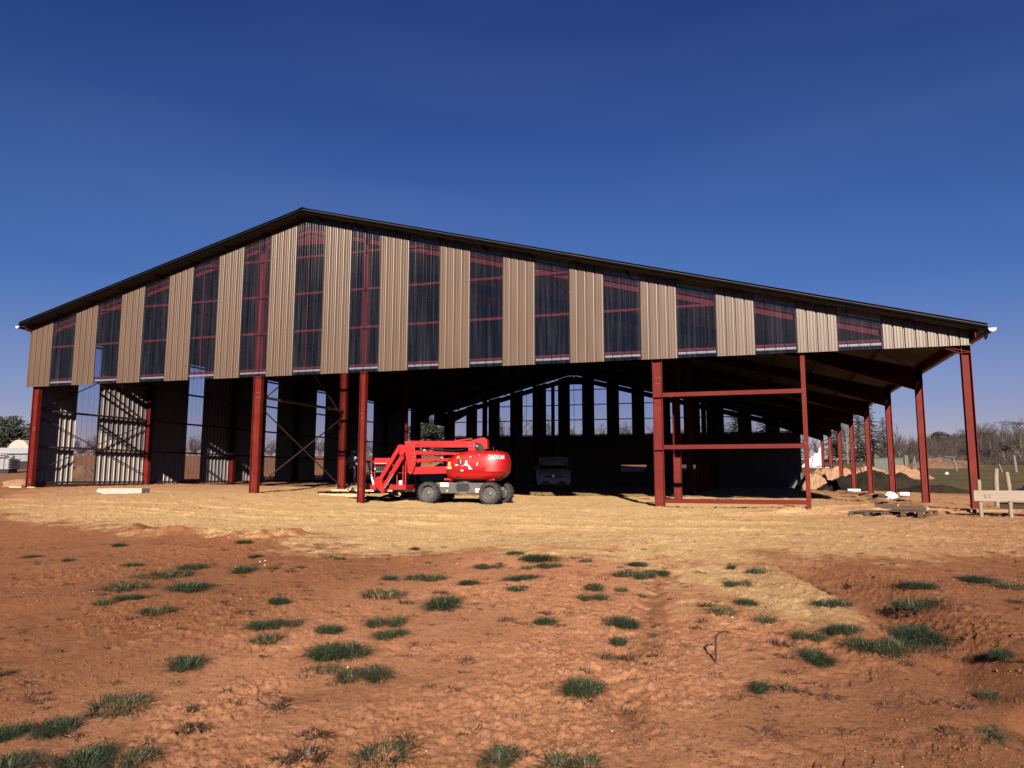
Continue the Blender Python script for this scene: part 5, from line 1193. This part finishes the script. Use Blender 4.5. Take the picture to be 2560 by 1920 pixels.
TUFTS = [(18.05,-12.93,0.61),(17.76,-12.17,0.39),(18.6,-12.46,0.43),(18.34,-13.85,0.51),(19.02,-13.64,0.47),(18.79,-14.58,0.22),(18.83,-14.32,0.21),(19.56,-14.72,0.37),(20.34,-14.04,0.19),(20.77,-14.91,0.26),(20.94,-14.78,0.22),(21.13,-15.32,0.27),(21.5,-14.96,0.23),(21.82,-15.51,0.42),(22.01,-15.86,0.21),(20.89,-16.07,0.36),(21.24,-16.83,0.38),(21.16,-17.2,0.21),(21.02,-17.35,0.18),(21.4,-17.64,0.25),(21.82,-17.51,0.33),(17.0,-12.37,0.23),(15.15,-10.76,0.22),(16.91,-10.01,0.25),(17.85,-11.08,0.2),(15.79,-12.36,0.19),(14.88,-12.0,0.2),(19.28,-11.07,0.22),(19.91,-9.8,0.21),(21.6,-10.25,0.25),(21.99,-10.66,0.47),(21.53,-11.24,0.29),(21.15,-12.29,0.39),(20.78,-12.49,0.18),(22.08,-11.34,0.2),(22.32,-11.23,0.24),(22.68,-10.76,0.2),(21.71,-12.49,0.21),(22.34,-12.1,0.38),(21.18,-13.44,0.55),(22.38,-12.74,0.24),(23.05,-12.55,0.29),(22.07,-13.65,0.47),(23.24,-13.02,0.26),(23.34,-10.83,0.24),(23.4,-11.66,0.42),(23.66,-11.34,0.23),(23.43,-12.58,0.18),(23.05,-14.22,0.18),(21.82,-14.61,0.28),(22.01,-14.96,0.23),(23.7,-14.04,0.28),(23.99,-14.17,0.18),(23.68,-14.65,0.2),(22.3,-15.92,0.26),(23.71,-15.86,0.25),(23.04,-17.08,0.31),(23.5,-16.98,0.24),(23.89,-16.96,0.24),(24.53,-10.71,0.17),(24.79,-11.15,0.34),(24.55,-11.92,0.28),(24.68,-12.91,0.21),(24.44,-13.37,0.3),(24.81,-13.62,0.21),(25.39,-13.01,0.31),(26.27,-11.83,0.35),(27.05,-10.85,0.33),(27.26,-11.29,0.36),(26.25,-12.64,0.51),(26.02,-13.35,0.55),(25.59,-14.49,0.37),(25.14,-14.17,0.23),(25.35,-14.08,0.24),(25.21,-14.67,0.3),(26.42,-14.27,0.23),(26.15,-14.75,0.19),(24.68,-15.48,0.18),(25.85,-16.12,0.28)]
TUFTS = [t for t in TUFTS if t[2] >= .17]
ordn = ['first', 'second', 'third', 'fourth', 'fifth', 'sixth', 'seventh', 'eighth', 'ninth', 'tenth', 'eleventh', 'twelfth', 'thirteenth', 'fourteenth', 'fifteenth', 'sixteenth', 'seventeenth']
bands = [(0, 3.95, 'in the nearest row along the bottom edge'), (3.95, 5.3, 'in the second row up from the bottom'), (5.3, 6.35, 'in the third row up from the bottom'), (6.35, 7.4, 'in the middle row'), (7.4, 8.6, 'in the row below the sandy edge'), (8.6, 9.6, 'in the row along the sandy edge'), (9.6, 30, 'in the farthest row, on the sandy edge')]
def dk(t):
    dx, dy = t[0]-24.727, t[1]+20.4515; d = dx*-.30+dy*.954; return d, (dx*.954+dy*.30)/d
rr = random.Random(77)
for lo, hi, txt in bands:
    L_ = sorted([t for t in TUFTS if lo <= dk(t)[0] < hi], key=lambda t: dk(t)[1])
    for i, t in enumerate(L_):
        x, y, w = t; o = bpy.data.objects.new('grass_tuft', tm[rr.randrange(7)]); col.objects.link(o)
        o.location = P2(x, y, .0); k = w/.62; o.scale = (k*1.25, k*rr.uniform(1.3, 1.9), min(.9, .34+.62*k)*rr.uniform(.85, 1.15)); o.rotation_euler = (0, 0, rr.uniform(-.6, .6)+(3.14 if rr.random() < .5 else 0))
        size = 'small' if w < .24 else 'medium' if w < .36 else 'wide'
        tag(o, '%s dark green grass tuft, %s from one side %s' % (size, ordn[i], txt) if False else '%s dark grass tuft, %s from left %s' % (size, ordn[i], txt), 'grass tuft', 'grass tufts on the red earth')
# small weeds: countless rosettes
rr = random.Random(5); parts = []; cand = []
SM = [(19.85,-14.2,0.15),(20.13,-13.67,0.11),(20.31,-14.49,0.14),(20.81,-16.46,0.09),(22.13,-16.61,0.13),(21.93,-17.04,0.14),(22.59,-16.94,0.13),(22.72,-17.21,0.16),(19.96,-16.52,0.13),(20.31,-16.81,0.1),(19.0,-12.18,0.15),(19.37,-12.35,0.13),(19.34,-12.09,0.13),(20.53,-13.83,0.1),(21.62,-17.58,0.16),(21.09,-17.26,0.15),(22.47,-10.55,0.12),(22.54,-11.19,0.11),(21.82,-12.17,0.1),(21.56,-13.73,0.15),(23.63,-12.69,0.12),(22.96,-13.85,0.12),(23.22,-14.3,0.09),(22.36,-15.39,0.11),(23.71,-15.03,0.12),(23.87,-15.0,0.16),(23.9,-14.54,0.11),(23.77,-16.01,0.09),(23.07,-16.86,0.13),(22.87,-17.09,0.08),(24.17,-16.62,0.06),(22.81,-15.43,0.1),(23.16,-15.7,0.09),(21.67,-13.18,0.16),(22.87,-14.28,0.1),(22.71,-14.21,0.13),(24.31,-13.15,0.16),(25.77,-11.11,0.14),(27.03,-12.26,0.16),(25.66,-14.83,0.11),(24.92,-14.36,0.16),(24.71,-14.58,0.1),(24.75,-14.79,0.06),(24.89,-15.41,0.13),(25.15,-15.53,0.1),(25.41,-15.67,0.11),(25.06,-15.55,0.08),(25.62,-15.71,0.11),(26.11,-13.84,0.11),(25.3,-13.55,0.12),(25.53,-13.36,0.1),(25.39,-11.7,0.15)]
for x, y, w in SM: cand.append((x, y, w*1.05))
while len(cand) < 3900:
    d = 3.4+9.0*rr.random()**.75; k = rr.uniform(-.72, .72); x, y = at(d, k)
    if len(cand) > 900 and float(vn(np.array([x*1.7]), np.array([y*1.7]), 44)[0]) < .35: continue
    cand.append((x, y, rr.uniform(.03, .11) if len(cand) < 900 else rr.uniform(.02, .055)))
ca = np.array(cand); sd, _ = zones(ca[:, 0], ca[:, 1]); zz = base_h(ca[:, 0], ca[:, 1])*S+disp(ca[:, 0], ca[:, 1])
for (x, y, w), s_, z in zip(cand, sd, zz):
    if s_ > .6 and rr.random() < .8: continue
    v, f, t = blades(rr, rr.randrange(4, 11) if w < .055 else rr.randrange(16, 44) if w < .12 else 90, w*.45, w*.35, w*.36+.01, 1.9, .0035)
    q = rr.random() if w > .055 else .05+.6*rr.random(); parts.append(([(a+x*S, b+y*S, c+z) for a, b, c in v], f, [min(1, .5*a+q*.7) for a in t]))
o = bpy.data.objects.new('weeds', leafmesh('weeds', parts, M['weed'])); col.objects.link(o); tag(o, 'scattered small weeds and dead rosettes on the bare earth', 'weeds', kind='stuff')
# clods and stones
rr = np.random.RandomState(4); n = 46000
d = 3.2+15*rr.rand(n)**1.9; k = rr.uniform(-.75, .75, n); X_ = 24.7271+d*(-.30+.954*k); Y_ = -20.4515+d*(.954+.30*k)
keep = fbm(X_*1.3, Y_*1.3, 3, 91)+.5*(rr.rand(n)-.5) > .47; X_, Y_, d = X_[keep], Y_[keep], d[keep]; n = len(X_)
sz = .0013+.007*rr.rand(n)**5+.0005*d; sand, _ = zones(X_, Y_); Z_ = base_h(X_, Y_)*S+disp(X_, Y_, sand)
ico = np.array([(0,0,1),(.89,0,.45),(.28,.85,.45),(-.72,.53,.45),(-.72,-.53,.45),(.28,-.85,.45),(.72,.53,-.45),(-.28,.85,-.45),(-.89,0,-.45),(-.28,-.85,-.45),(.72,-.53,-.45),(0,0,-1)])
fc = np.array([(0,1,2),(0,2,3),(0,3,4),(0,4,5),(0,5,1),(1,6,2),(2,7,3),(3,8,4),(4,9,5),(5,10,1),(2,6,7),(3,7,8),(4,8,9),(5,9,10),(1,10,6),(6,11,7),(7,11,8),(8,11,9),(9,11,10),(10,11,6)])
V_ = ico[None]*(.5+.9*rr.rand(n, 12, 1))*sz[:, None, None]*np.stack([1+.6*rr.rand(n), .8+.5*rr.rand(n), .6+.5*rr.rand(n)], -1)[:, None]
V_ = V_+np.stack([X_*S, Y_*S, Z_+sz*.15], -1)[:, None]; F_ = (fc[None]+12*np.arange(n)[:, None, None]).reshape(-1, 3)
me = bpy.data.meshes.new('clods'); me.vertices.add(n*12); me.vertices.foreach_set('co', V_.ravel().astype(np.float32)); me.loops.add(len(F_)*3); me.loops.foreach_set('vertex_index', F_.ravel().astype(np.int32)); me.polygons.add(len(F_)); me.polygons.foreach_set('loop_start', (np.arange(len(F_))*3).astype(np.int32)); me.update(calc_edges=True)
mi = np.where(rr.rand(n) < .003, 2, np.where(sand > .5, 1, 0)); me.polygons.foreach_set('material_index', np.repeat(mi, 20).astype(np.int32))
for q in ('redsoil', 'sand', 'bag'): me.materials.append(M[q])
o = bpy.data.objects.new('clods', me); col.objects.link(o); tag(o, 'loose clods, grit and pale pebbles on the bare earth', 'clods', kind='stuff')
